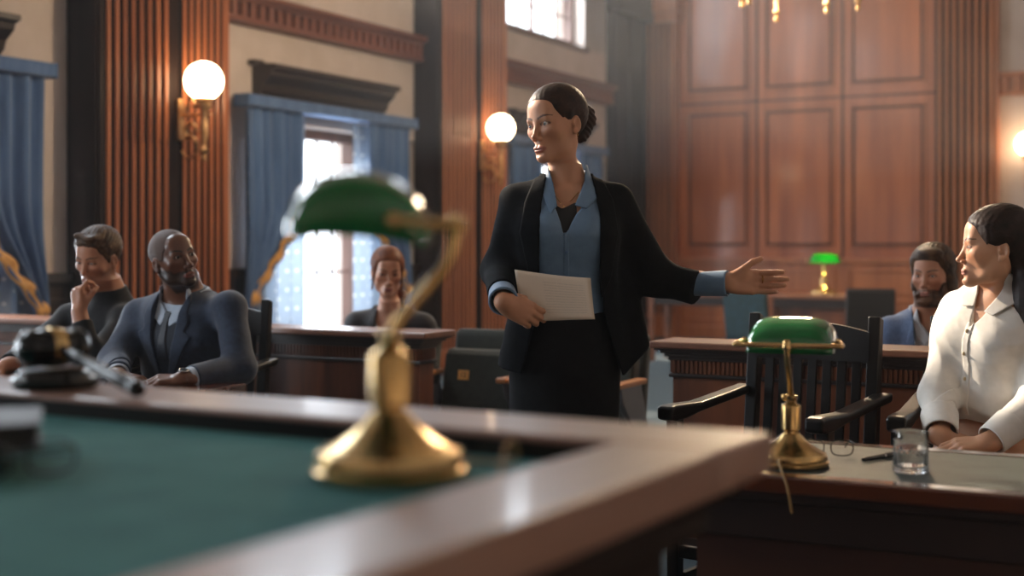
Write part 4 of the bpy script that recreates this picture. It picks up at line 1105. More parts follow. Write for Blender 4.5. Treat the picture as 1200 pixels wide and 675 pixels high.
# ---------------------------------------------------------------- standing woman with papers
M['jacket_black'] = mottled('black_jacket_wool', '#07090d', '#0b0d12', scale=40, rough=.85, bump=.15, bscale=600, spec=.08)
M['skirt_black'] = mottled('black_skirt_wool', '#0b0c0f', '#101114', scale=40, rough=.85, bump=.15, bscale=600, spec=.15)
M['shirt_blue'] = mottled('blue_blouse', '#57738f', '#607d99', scale=30, rough=.6, bump=.1, bscale=500, sheen=.2)
M['camisole'] = plain('black_camisole', '#0c0b0d', .7)
M['hair_brown'] = hairmat('dark_brown_hair', '#1a0e0a', '#3a2218')
M['gold'] = plain('gold', '#c9964e', .25, metal=1)
M['shoe'] = plain('black_shoe_leather', '#0a0a0b', .35)
def standing_woman():
    base = F(662, 408, 4.28); base[2] = 0
    root = figure('person', base, 'woman in a black jacket and blue shirt standing with papers, one arm held out')
    p0 = F(662, 408, 4.28); pn = F(664, 212, 4.25); shR = F(606, 237, 4.27); shL = F(722, 236, 4.27)
    R = tframe(p0, pn, shL, shR); k = .00262
    loc = lambda pts: [((x - 662) * k, (408 - y) * k) for x, y in pts]
    hc = F(651, 145.5, 4.25); HR = hframe(46, 1, -7)
    elR = F(585, 316, 4.27); wrR = F(590, 354, 3.99); elL = F(770, 325, 4.32); wrL = F(852, 331, 4.22)
    # body
    B = Sdf(); head_ops(B, hc, HR, 1.0, dict(jaw=.93, lips=1.1, nose=.95, eye=1.1, open=.0012))
    B.add(cap(hc + HR @ [0, .014, -.055], pn + np.array([-.004, .010, .03]), .036, .042), .03)
    B.add(cap(hc + HR @ [.046, .02, -.07], pn + np.array([.0, -.028, -.012]), .010, .009), .02)      # neck tendon
    B.add(loft(p0, R, F_TAB), .04)
    for sx in (-1, 1): B.add(cap(p0 + R @ [sx * .018, -.050, .490], p0 + R @ [sx * .10, -.046, .492], .009), .025)
    limb(B, [shR, elR, wrR], [.050, .040, .024]); limb(B, [shL, elL, wrL], [.050, .040, .024])
    for sx in (-1, 1): limb(B, [p0 + [sx * .085, 0, -.08], [p0[0] + sx * .075, p0[1], .48], [p0[0] + sx * .07, p0[1] + .02, .08], [p0[0] + sx * .075, p0[1] - .09, .03]], [.072, .052, .035, .028], .03)
    hand_ops(B, wrL, (1, -.02, .0), (.05, -1, .12), False, [(6, 8, 8), (4, 6, 6), (8, 8, 6), (6, 10, 8)], ((.80, .55, .30), (.78, .60, .05), (.93, .36, .0)), 1.0, (.02, .0, -.01, -.05))
    tipsR = hand_ops(B, wrR, (.86, .22, -.44), (-.30, .92, .0), True, [(22, 34, 22), (26, 34, 24), (32, 38, 26), (38, 42, 28)], back=0.0, thumb=((.60, .45, .80), (.85, .25, .5), (.98, 0, .15)), s=.98, spread=(.02, 0, -.02, -.05))
    skin = head_tint(hc, HR, 1.0, '#b98566', '#a3604f', '#2a1810', dict(open=.0012, eye=1.1))
    sdf_mesh('body', B, .0026, M['skin'], root, base, skin)
    eyeballs(root, base, hc, HR, 1.0, (-16, 2), '#4a3826')
    # hair
    H = Sdf()
    side = poly2([(-.095, .060), (-.062, .056), (-.048, .040), (-.034, .020), (-.014, .004), (-.004, .004), (.010, .014), (.028, .008), (.034, -.020), (.040, -.060), (.075, -.085), (.16, -.08), (.16, .16), (-.12, .16)])
    H.add(hair_prim(hc, HR, 1.0, side, .0095, top=.004), 0)
    for dx, dy, dz, r in ((0, .125, .005, .030), (.012, .138, -.012, .026), (-.012, .134, -.022, .027), (0, .122, -.040, .028), (.01, .142, .010, .022), (0, .108, -.058, .022)):
        H.add(ell(hc + HR @ [dx, dy, dz + .016], (r, r, r * 1.05)), .010)
    H.warp(lambda P: (.0016 * np.sin(P @ np.array([260, 90, 300], f32)) + .0012 * np.sin(P @ np.array([-200, 310, 140], f32))).astype(f32) * (hq(P, hc, HR, 1)[:, 1] > .1))
    sdf_mesh('hair', H, .0028, M['hair_brown'], root, base)
    # camisole and shirt
    S = Sdf(); S.add(loft(p0, R, grow(F_TAB[2:-2], .004)), .02); S.cut(front(p0, R, loc([(640, 232), (656, 240), (672, 232), (676, 300), (640, 300)]))); sdf_mesh('camisole', S, .004, M['camisole'], root, base)
    S = Sdf(); tb = grow(F_TAB[2:-2], .010); tb = [r for r in tb if r[0] > .05]
    S.add(loft(p0, R, tb), .02)
    for sx in (-1, 1): S.add(cap(p0 + R @ [sx * .07, -.070, .375], p0 + R @ [sx * .065, -.06, .33], .052, .045), .05)
    S.rem(front(p0, R, loc([(640, 190), (641, 222), (650, 244), (657, 268), (661, 268), (671, 246), (690, 224), (692, 190)])), .003)
    S.rem(lambda P: ((P - np.array(p0, f32)) @ np.array(R, f32))[:, 2] - .118, .003)
    S.warp(wrinkle(.0035, 26, 3))
    sh = sdf_mesh('shirt', S, .0035, M['shirt_blue'], root, base)
    def shell(Sx, region, o0, o1, h, name, mat):
        N = Sdf(); a = Sx
        N.add((lambda P: np.maximum(a(P) - o1, o0 - a(P)), p0 + R @ [0, 0, .25], .45), 0); N.cut(region, .002)
        return sdf_mesh(name, N, h, mat, root, base)
    base_s = Sdf(); base_s.add(loft(p0, R, grow(F_TAB[2:], .010)), .02); base_s.add(cap(hc + HR @ [0, .022, -.055], pn + np.array([0, .012, .03]), .047, .054), .03)
    pl = front(p0, R, loc([(657, 266), (663, 264), (666, 358), (658, 358)])); shell(S, pl, -.006, .0025, .003, 'placket', M['shirt_blue'])
    q_ = lambda P: (P - np.array(p0, f32)) @ np.array(R, f32)
    c1 = front(p0, R, loc([(640, 192), (646, 212), (650, 236), (642, 248), (632, 222), (634, 196)])); c2 = front(p0, R, loc([(684, 188), (682, 208), (670, 236), (684, 240), (699, 226), (694, 192)]))
    bk = lambda P: np.maximum(np.maximum(np.abs(q_(P)[:, 2] - .535) - .022, .006 - q_(P)[:, 1]), np.abs(q_(P)[:, 0]) - .08).astype(f32)
    shell(base_s, lambda P: np.minimum(np.minimum(c1(P), c2(P)), bk(P)), .002, .0075, .003, 'collar', M['shirt_blue'])
    for i, yy in enumerate((290, 318, 345)):
        b = MB(); b.sphere((0, 0, 0), .0055, 12, (1, .4, 1)); o = b.build('button', M['shirt_button'], root, smooth=180); o.location = Vector(p0 + R @ [-.003, -.118 + (.0 if i else -.004), (408 - yy) * k] - base)
    # cuffs
    def cuff(p, q, r0, r1, t=.007):
        N = Sdf(); N.add(cap(p, q, r0, r1), 0); d = nrm(np.array(q) - p).astype(f32); p_, q__ = np.array(p, f32), np.array(q, f32)
        N.cut(lambda P: np.maximum(-((P - p_) @ d), (P - q__) @ d).astype(f32)); inner = cap(np.array(p) - d * .02, np.array(q) + d * .02, r0 - t, r1 - t); N.sub(inner, .001)
        return sdf_mesh('cuff', N, .003, M['shirt_blue'], root, base)
    cuff(elR + (wrR - elR) * .66, elR + (wrR - elR) * .98, .039, .045); cuff(F(806, 333, 4.27), F(853, 332, 4.22), .036, .041)
    # jacket
    J = Sdf(); jt = [(-.12, .222, .155, .005), (-.04, .208, .150, .005), (.06, .188, .140, .0), (.14, .170, .128, -.004), (.20, .162, .122, -.006), (.28, .165, .125, -.008), (.36, .172, .135, -.012), (.42, .176, .120, -.008), (.465, .174, .100, .002), (.495, .150, .084, .010), (.518, .105, .072, .014), (.54, .074, .066, .016)]
    J.add(loft(p0, R, jt), .02)
    J.add(cap(F(724, 290, 4.31), F(741, 410, 4.31), .04, .058), .05)
    J.rem(front(p0, R, loc([(640, 180), (637, 206), (632, 232), (629, 262), (629, 330), (624, 375), (611, 432), (612, 470), (732, 470), (729, 437), (716, 400), (705, 360), (701, 300), (700, 250), (694, 218), (686, 180)])), .003)
    sleeve(J, [shR, elR, elR + (wrR - elR) * .76], [.051, .050, .046], .045); sleeve(J, [shL, elL, F(817, 338, 4.26)], [.052, .053, .056], .045)
    for q, sx in ((shR, -1), (shL, 1)): J.add(cap(p0 + R @ [sx * .07, .012, .492], q + np.array([0, .005, .012]), .036, .040), .03)
    hem = poly2([(-.30, -.042), (-.135, -.066), (.0, -.072), (.178, -.076), (.275, .012), (.40, .012), (.40, -.5), (-.4, -.5)])
    J.rem(lambda P: hem(q_(P)[:, 0], q_(P)[:, 2]), .002); J.warp(wrinkle(.004, 17, 9))
    inner = loft(p0, R, grow(jt, -.016)); J.rem(lambda P: np.maximum(inner[0](P), q_(P)[:, 2] - .18).astype(f32), .003)
    sdf_mesh('jacket', J, .0042, M['jacket_black'], root, base)
    r1 = front(p0, R, loc([(639, 196), (637, 206), (632, 232), (629.5, 262), (629.5, 345), (618, 320), (606, 268), (612, 232), (624, 204)])); r2 = front(p0, R, loc([(688, 190), (694, 218), (699.5, 250), (700.5, 350), (714, 320), (722, 268), (716, 230), (702, 200)]))
    bk2 = lambda P: np.maximum(np.maximum(np.abs(q_(P)[:, 2] - .520) - .026, .004 - q_(P)[:, 1]), np.abs(q_(P)[:, 0]) - .085).astype(f32)
    shell(J, lambda P: np.minimum(np.minimum(r1(P), r2(P)), bk2(P)), -.002, .0055, .004, 'shawl_collar', M['jacket_black'])
    # skirt, shoes
    K = Sdf(); K.add(loft(p0, R, [(.16, .128, .100, 0), (.10, .142, .110, .004), (.02, .170, .128, .010), (-.08, .176, .132, .012), (-.25, .172, .132, .01), (-.46, .160, .128, .01)]), 0); K.warp(wrinkle(.003, 12, 4))
    sdf_mesh('skirt', K, .005, M['skirt_black'], root, base)
    for sx in (-1, 1):
        N = Sdf(); x = p0[0] + sx * .075; y = p0[1]; N.add(cap((x, y + .03, .055), (x, y - .04, .035), .036, .036), .02); N.add(ell((x, y - .10, .026), (.038, .075, .026)), .03); N.add(cap((x, y + .035, .05), (x, y + .04, .006), .016, .009), .01)
        N.rem(lambda P: P[:, 2] * 1.0, .001) if False else N.cut(lambda P: (.001 - P[:, 2]).astype(f32), .002); sdf_mesh('shoe', N, .005, M['shoe'], root, base)
    # jewellery
    b = MB(); ps = [F(644, 214, 4.205), F(650, 228, 4.178), F(658, 239, 4.168), F(661, 241, 4.167), F(668, 236, 4.172), F(677, 226, 4.185), F(684, 214, 4.21)]
    b.tube(spline([Vector(p - base) for p in ps], 6), .0012, 6); b.sphere(Vector(F(660.5, 242, 4.165) - base), .0035, 10); b.build('necklace', M['gold'], root, smooth=60)
    b = MB(); e = hc + HR @ [.0795, .008, -.046]; b.tube([Vector(e - base + np.array([0, .0085 * math.cos(t), .0085 * math.sin(t)])) for t in [i * PI / 8 for i in range(16)]], .0013, 6, closed=True); b.build('earring', M['gold'], root, smooth=60)
    b = MB(); c = wrL + np.array([.1075, -.006, .0095]); b.tube([Vector(c - base + np.array([0, .0110 * math.cos(t), .0110 * math.sin(t)])) for t in [i * PI / 12 for i in range(24)]], .0018, 8, closed=True); b.build('ring', M['gold'], root, smooth=60)
    return root
M['shirt_button'] = plain('blue_button', '#4d6d92', .4)
M['paper'] = None
def paper_mat():
    m, nt, b = new_mat('printed_paper'); L = nt.links.new
    tc = nt.nodes.new('ShaderNodeTexCoord'); sp = nt.nodes.new('ShaderNodeSeparateXYZ'); L(tc.outputs['UV'], sp.inputs['Vector'])
    def math_(op, a, bb, c=None):
        n = nt.nodes.new('ShaderNodeMath'); n.operation = op
        for i, v in enumerate((a, bb, c)):
            if v is None: continue
            if isinstance(v, (int, float)): n.inputs[i].default_value = v
            else: L(v, n.inputs[i])
        return n.outputs[0]
    ln = math_('GREATER_THAN', math_('FRACT', math_('MULTIPLY', sp.outputs['Y'], 17), 0), .62)
    inx = math_('MULTIPLY', math_('GREATER_THAN', sp.outputs['X'], .36), math_('LESS_THAN', sp.outputs['X'], .92)); iny = math_('MULTIPLY', math_('GREATER_THAN', sp.outputs['Y'], .14), math_('LESS_THAN', sp.outputs['Y'], .86))
    nz = nt.nodes.new('ShaderNodeTexNoise'); mp = nt.nodes.new('ShaderNodeMapping'); mp.inputs['Scale'].default_value = (60, 17, 1); L(tc.outputs['UV'], mp.inputs['Vector']); L(mp.outputs['Vector'], nz.inputs['Vector']); nz.inputs['Scale'].default_value = 1
    f = math_('MULTIPLY', math_('MULTIPLY', math_('MULTIPLY', ln, inx), iny), math_('GREATER_THAN', nz.outputs['Fac'], .42))
    mx = nt.nodes.new('ShaderNodeMix'); mx.data_type = 'RGBA'; mx.inputs['A'].default_value = hexc('#cdbca8'); mx.inputs['B'].default_value = hexc('#beaf9d'); L(f, mx.inputs['Factor']); L(mx.outputs['Result'], b.inputs['Base Color']); pset(b, Roughness=.8)
    return m
M['paper'] = paper_mat()
def papers():
    TL, TR, BR, BL = F(605, 317, 4.09), F(692, 326, 4.05), F(696.5, 372.5, 4.0), F(612, 376, 4.045)
    base = (TL + BR) / 2; o = empty('paper_sheets', W(base), TH, 'stack of printed white papers in the hand of the standing woman', 'papers')
    for i in range(4):
        me = bpy.data.meshes.new('sheet'); bm = bmesh.new(); uv = bm.loops.layers.uv.new('UVMap'); n, m_ = 22, 12; V = []
        n0 = nrm(np.cross(TR - TL, BL - TL))
        for a in range(n):
            for b in range(m_):
                u, v = a / (n - 1), b / (m_ - 1); p = (TL * (1 - u) + TR * u) * (1 - v) + (BL * (1 - u) + BR * u) * v
                p = p + n0 * (.010 * math.sin(u * PI) + .006 * (u ** 3) * v - .0035 * i * 1 + .003 * math.sin(u * 4 + i)) * 1.0 + (TR - TL) * (.008 * i * (v if i % 2 else 1 - v) - .006 * i) + (BL - TL) * (.010 * i * u)
                V.append(bm.verts.new(p - base))
        for a in range(n - 1):
            for b in range(m_ - 1):
                ids = [(a, b), (a, b + 1), (a + 1, b + 1), (a + 1, b)]; f = bm.faces.new([V[x * m_ + y] for x, y in ids]); f.smooth = True
                for lp, (x, y) in zip(f.loops, ids): lp[uv].uv = (x / (n - 1), 1 - y / (m_ - 1))
        bm.to_mesh(me); bm.free(); s = link('sheet', me, M['paper'], o); md = s.modifiers.new('thickness', 'SOLIDIFY'); md.thickness = .0003
standing_woman(); papers()
# ---------------------------------------------------------------- seated woman in the white shirt
M['shirt_white'] = mottled('white_shirt_cotton', '#d8d2c8', '#e2dcd3', scale=30, rough=.7, bump=.12, bscale=500, sheen=.1)
M['shirt_grey'] = mottled('pale_grey_shirt', '#a9abb0', '#b6b8bb', scale=30, rough=.75, bump=.1, bscale=500)
M['caramel'] = mottled('caramel_trousers', '#8a5128', '#9b5f31', scale=30, rough=.8, bump=.15, bscale=500)
M['hair_dark'] = hairmat('very_dark_hair', '#120b09', '#2b1a14')
M['cream_button'] = plain('cream_button', '#c9b48e', .4)
def seated_woman():
    p0 = F(1156, 524, 4.26); pn = F(1170, 346, 4.19); base = p0.copy(); base[2] = 0
    root = figure('person', base, 'woman in a white shirt and brown trousers sitting at the desk, seen in profile')
    R0 = hframe(56); R = tframe(p0, pn, np.array(pn) + R0[:, 0] * .1, pn); k = .00263
    shR = pn + R @ [-.158, .012, -.075]; shL = pn + R @ [.158, .012, -.075]
    hc = F(1166, 290, 4.13); HR = hframe(101, 0, 0)
    elR = F(1099, 462, 4.20); wrR = F(1103, 512, 4.02); elL = F(1221, 468, 4.02); wrL = F(1158, 519, 3.93)
    fx = np.array([-.465, -.885, 0])
    B = Sdf(); head_ops(B, hc, HR, 1.02, dict(jaw=.95, lips=1.05, nose=1.05))
    B.add(cap(hc + HR @ [0, .016, -.055], pn + np.array([0, .012, .03]), .040, .045), .03)
    B.add(cap(hc + HR @ [.046, .02, -.07], pn + R @ [.01, -.035, -.012], .010, .009), .02)
    B.add(loft(p0, R, [(z, w, d, y) for z, w, d, y in F_TAB]), .04)
    for sx in (-1, 1): B.add(cap(pn + R @ [sx * .018, -.046, -.030], pn + R @ [sx * .10, -.042, -.028], .009), .025)
    limb(B, [shR, elR, wrR], [.048, .038, .027]); limb(B, [shL, elL, wrL], [.048, .038, .027])
    lg = legs(B, p0, R, fx)
    hand_ops(B, wrR, (.80, -.35, -.35), (.25, .45, -.85), True, [(25, 35, 25), (25, 38, 25), (28, 38, 25), (30, 38, 25)], s=.96, back=-.02)
    hand_ops(B, wrL, (-.95, .10, -.12), (-.2, .35, -.9), False, [(20, 30, 20), (22, 32, 20), (25, 34, 20), (28, 36, 20)], s=.96, back=-.02)
    sdf_mesh('body', B, .0028, M['skin'], root, base, head_tint(hc, HR, 1.02, '#c08d6c', '#b07460', '#2a1810'))
    eyeballs(root, base, hc, HR, 1.02, (4, 0), '#4a3826')
    # hair: centre parting, tucked behind the ear, falling down the back
    H = Sdf(); s_ = 1.02
    side = poly2([(-.088, .060), (-.060, .056), (-.044, .036), (-.028, .012), (-.010, .004), (.006, .006), (.022, .006), (.030, -.015), (.030, -.11), (.16, -.11), (.16, .16), (-.12, .16)])
    H.add(hair_prim(hc, HR, s_, side, .011, xslope=.16, top=.005, rip=(.0001, .0002)), 0)
    H.add(rbox(hc + HR @ [0, .082, -.07], (.070, .034, .13), .032, HR), .03); H.add(rbox(hc + HR @ [.02, .088, -.17], (.066, .028, .08), .026, HR), .03)
    H.warp(lambda P: (0.0003 * np.sin((hq(P, hc, HR, 1)[:, 0]) * 330 + hq(P, hc, HR, 1)[:, 1] * 210)).astype(f32))
    sdf_mesh('hair', H, .003, M['hair_dark'], root, base)
    # shirt
    q_ = lambda P: (P - np.array(p0, f32)) @ np.array(R, f32)
    T = float(np.linalg.norm(np.array(pn) - p0))
    S = Sdf(); tb = [(.10, .142, .112, .0), (.14, .158, .125, -.004), (.20, .160, .122, -.006), (.28, .160, .122, -.010), (.35, .168, .132, -.016), (.41, .172, .118, -.010), (.455, .160, .094, .0), (.485, .132, .078, .010), (.51, .098, .066, .014), (.535, .072, .062, .014)]
    S.add(loft(p0, R, tb), .02)
    for sx in (-1, 1): S.add(ell(p0 + R @ [sx * .072, -.088, .345], (.060, .052, .060), R), .05)
    sleeve(S, [shR, elR, elR + (wrR - elR) * .55], [.056, .052, .048], .04); sleeve(S, [shL, elL, elL + (wrL - elL) * .70], [.056, .054, .047], .04)
    V = [(-.030, .60), (-.034, .535), (-.026, .50), (.004, .395), (.012, .395), (.050, .50), (.060, .535), (.055, .60)]
    S.rem(front(p0, R, V), .003); S.warp(wrinkle(.006, 20, 12)); S.warp(wrinkle(.003, 45, 8))
    sdf_mesh('shirt', S, .0036, M['shirt_white'], root, base)
    bs = Sdf(); bs.add(loft(p0, R, tb), .02); bs.add(cap(hc + HR @ [0, .016, -.055], pn + np.array([0, .012, .03]), .044, .052), .03)
    for sx in (-1, 1): bs.add(ell(p0 + R @ [sx * .072, -.088, .345], (.060, .052, .060), R), .05)
    f1 = front(p0, R, [(-.034, .575), (-.030, .535), (-.024, .500), (-.010, .455), (-.050, .448), (-.082, .478), (-.060, .530), (-.050, .570)]); f2 = front(p0, R, [(.055, .575), (.058, .53), (.046, .490), (.030, .445), (.068, .440), (.105, .480), (.085, .530), (.072, .575)])
    bk = lambda P: np.maximum(np.maximum(np.abs(q_(P)[:, 2] - .535) - .026, .0 - q_(P)[:, 1]), np.abs(q_(P)[:, 0]) - .08).astype(f32)
    shell_mesh(bs, lambda P: np.minimum(np.minimum(f1(P), f2(P)), bk(P)), .003, .009, .003, 'collar', M['shirt_white'], root, base, p0 + R @ [0, 0, .45])
    pl = front(p0, R, [(-.006, .41), (.018, .41), (.012, .12), (-.014, .12)]); shell_mesh(S, pl, -.006, .003, .0032, 'placket', M['shirt_white'], root, base, p0 + R @ [0, 0, .28])
    for z in (.385, .315, .235, .155):
        d = np.linspace(-.02, -.30, 200); pts = (np.array(p0) + (R @ np.stack([np.full(200, .004 - (.385 - z) * .02), d, np.full(200, z)])).T).astype(f32); v = S(pts); i = int(np.argmax(v > .003)); button(root, base, pts[i], M['cream_button'], .0062)
    cuff_mesh(elR + (wrR - elR) * .50, elR + (wrR - elR) * .92, .056, .050, M['shirt_white'], root, base); cuff_mesh(elL + (wrL - elL) * .58, elL + (wrL - elL) * .95, .052, .046, M['shirt_white'], root, base)
    # trousers with high waistband
    K = Sdf(); K.add(loft(p0, R, [(.150, .136, .106, 0), (.06, .160, .122, .004), (-.04, .180, .135, .012), (-.12, .170, .13, .012)]), 0); legs(K, p0, R, fx, r=(.098, .074, .060, .05), feet=False); K.rem(lambda P: (.10 - P[:, 2]).astype(f32)); K.warp(wrinkle(.005, 22, 2))
    sdf_mesh('trousers', K, .005, M['caramel'], root, base); shoes(root, base, lg, M['shoe'])
    b = MB(); e = hc + HR @ [-.078, .008, -.046]
    b.sphere(Vector(e - base), .003, 10); b.build('earring', M['gold'], root, smooth=60)
seated_woman()
# ---------------------------------------------------------------- two men at the counsel table, two people in the public rows
def sitter(label, p0, pn, shR, shL, hc, yaw, pitch, roll, s, hp, arms, hands, tint, skinmat, tab, gaze=(0, 0), iris='#2e2119', h=.003, neck_r=(.050, .056), legdir=None, thigh=.40):
    base = np.array(p0).copy(); base[2] = 0; root = figure('person', base, label)
    R = tframe(p0, pn, shL, shR); HR = hframe(yaw, pitch, roll); B = Sdf(); head_ops(B, hc, HR, s, hp)
    B.add(cap(hc + HR @ [0, .014, -.055], np.array(pn) + R @ [0, .010, .02], *neck_r), .03); B.add(loft(p0, R, tab), .04)
    for a in arms: limb(B, a, [.052, .042, .028])
    lg = legs(B, p0, R, -R[:, 1] if legdir is None else legdir, thigh=thigh)
    for k in hands: hand_ops(B, **k)
    sdf_mesh('body', B, h, skinmat, root, base, head_tint(hc, HR, s, **tint)); eyeballs(root, base, hc, HR, s, gaze, iris)
    q_ = lambda P: (P - np.array(p0, f32)) @ np.array(R, f32)
    return root, base, R, HR, q_, lg
def trousers(root, base, p0, R, lg, mat, legdir=None, thigh=.40):
    K = Sdf(); K.add(loft(p0, R, [(.12, .165, .122, 0), (.0, .180, .135, .006), (-.12, .172, .13, .012)]), 0)
    legs(K, p0, R, -R[:, 1] if legdir is None else legdir, thigh=thigh, r=(.098, .076, .062, .05), feet=False); K.rem(lambda P: (.09 - P[:, 2]).astype(f32)); sdf_mesh('trousers', K, .006, mat, root, base); shoes(root, base, lg, M['shoe'])
def suit_jacket(root, base, p0, R, q_, tab, arms, V, lapL, lapR, mat, h=.0045, cuff_t=.84, wr=(.005, 16, 4), sr=(.061, .058, .046)):
    J = Sdf(); J.add(loft(p0, R, tab), .02); J.rem(front(p0, R, V), .003)
    for a in arms: sleeve(J, [a[0], a[1], np.array(a[1]) + (np.array(a[2]) - a[1]) * cuff_t], sr, .04)
    for a, sx in zip(arms, (-1, 1)): J.add(cap(p0 + R @ [sx * .085, .014, .488], np.array(a[0]) + R @ [-sx * .01, .004, .012], .042, .052), .05)
    J.warp(wrinkle(*wr)); inner = loft(p0, R, grow(tab, -.018)); sdf_mesh('jacket', J, h, mat, root, base)
    a, b = front(p0, R, lapL), front(p0, R, lapR); bk = lambda P: np.maximum(np.maximum(np.abs(q_(P)[:, 2] - .525) - .022, .0 - q_(P)[:, 1]), np.abs(q_(P)[:, 0]) - .09).astype(f32)
    shell_mesh(J, lambda P: np.minimum(np.minimum(a(P), b(P)), bk(P)), -.006, .005, .004, 'lapel', mat, root, base, p0 + R @ [0, 0, .3]); return J
MJ = [(-.08, .192, .142, .010)] + [(z, max(w + .021, .178), max(d + .021, .132), y) for z, w, d, y in M_TAB if -.07 < z < .545] + [(.555, .104, .086, .018), (.578, .080, .078, .016)]
def pelvis(p0, pn, T=.53):
    d = nrm(np.array(pn) - p0); return np.array(pn) - d * T
M['suit_navy'] = mottled('navy_suit_wool', '#222e42', '#2a384e', scale=60, rough=.75, bump=.15, bscale=700, sheen=.25, spec=.3)
M['vest_navy'] = mottled('dark_navy_waistcoat', '#131a26', '#182130', scale=60, rough=.75, bump=.15, bscale=700)
M['shirt_pale'] = mottled('pale_blue_shirt', '#a9b7c8', '#b5c1cf', scale=30, rough=.7, bump=.08, bscale=500)
M['tie_navy'] = mottled('navy_tie', '#121824', '#1a2231', scale=200, rough=.5, bump=.1)
M['sweater_black'] = mottled('black_knit', '#101114', '#16171b', scale=60, rough=.9, bump=.3, bscale=500, sheen=.2, spec=.25)
M['hair_short'] = hairmat('short_brown_hair', '#2b1c12', '#5a4028')
M['hair_cropped'] = plain('cropped_black_hair', '#4a3023', .6, bump=.5, bscale=700)
M['hair_auburn'] = hairmat('auburn_hair', '#4a2414', '#7a4426')
M['hair_sandy'] = hairmat('sandy_brown_hair', '#241710', '#4f3622')
M['suit_blue'] = mottled('blue_grey_tweed', '#445878', '#566a8a', scale=120, rough=.85, bump=.25, bscale=600, sheen=.2)
M['blazer_black'] = mottled('black_blazer', '#131015', '#1a161c', scale=50, rough=.8, bump=.15, bscale=600, sheen=.2)

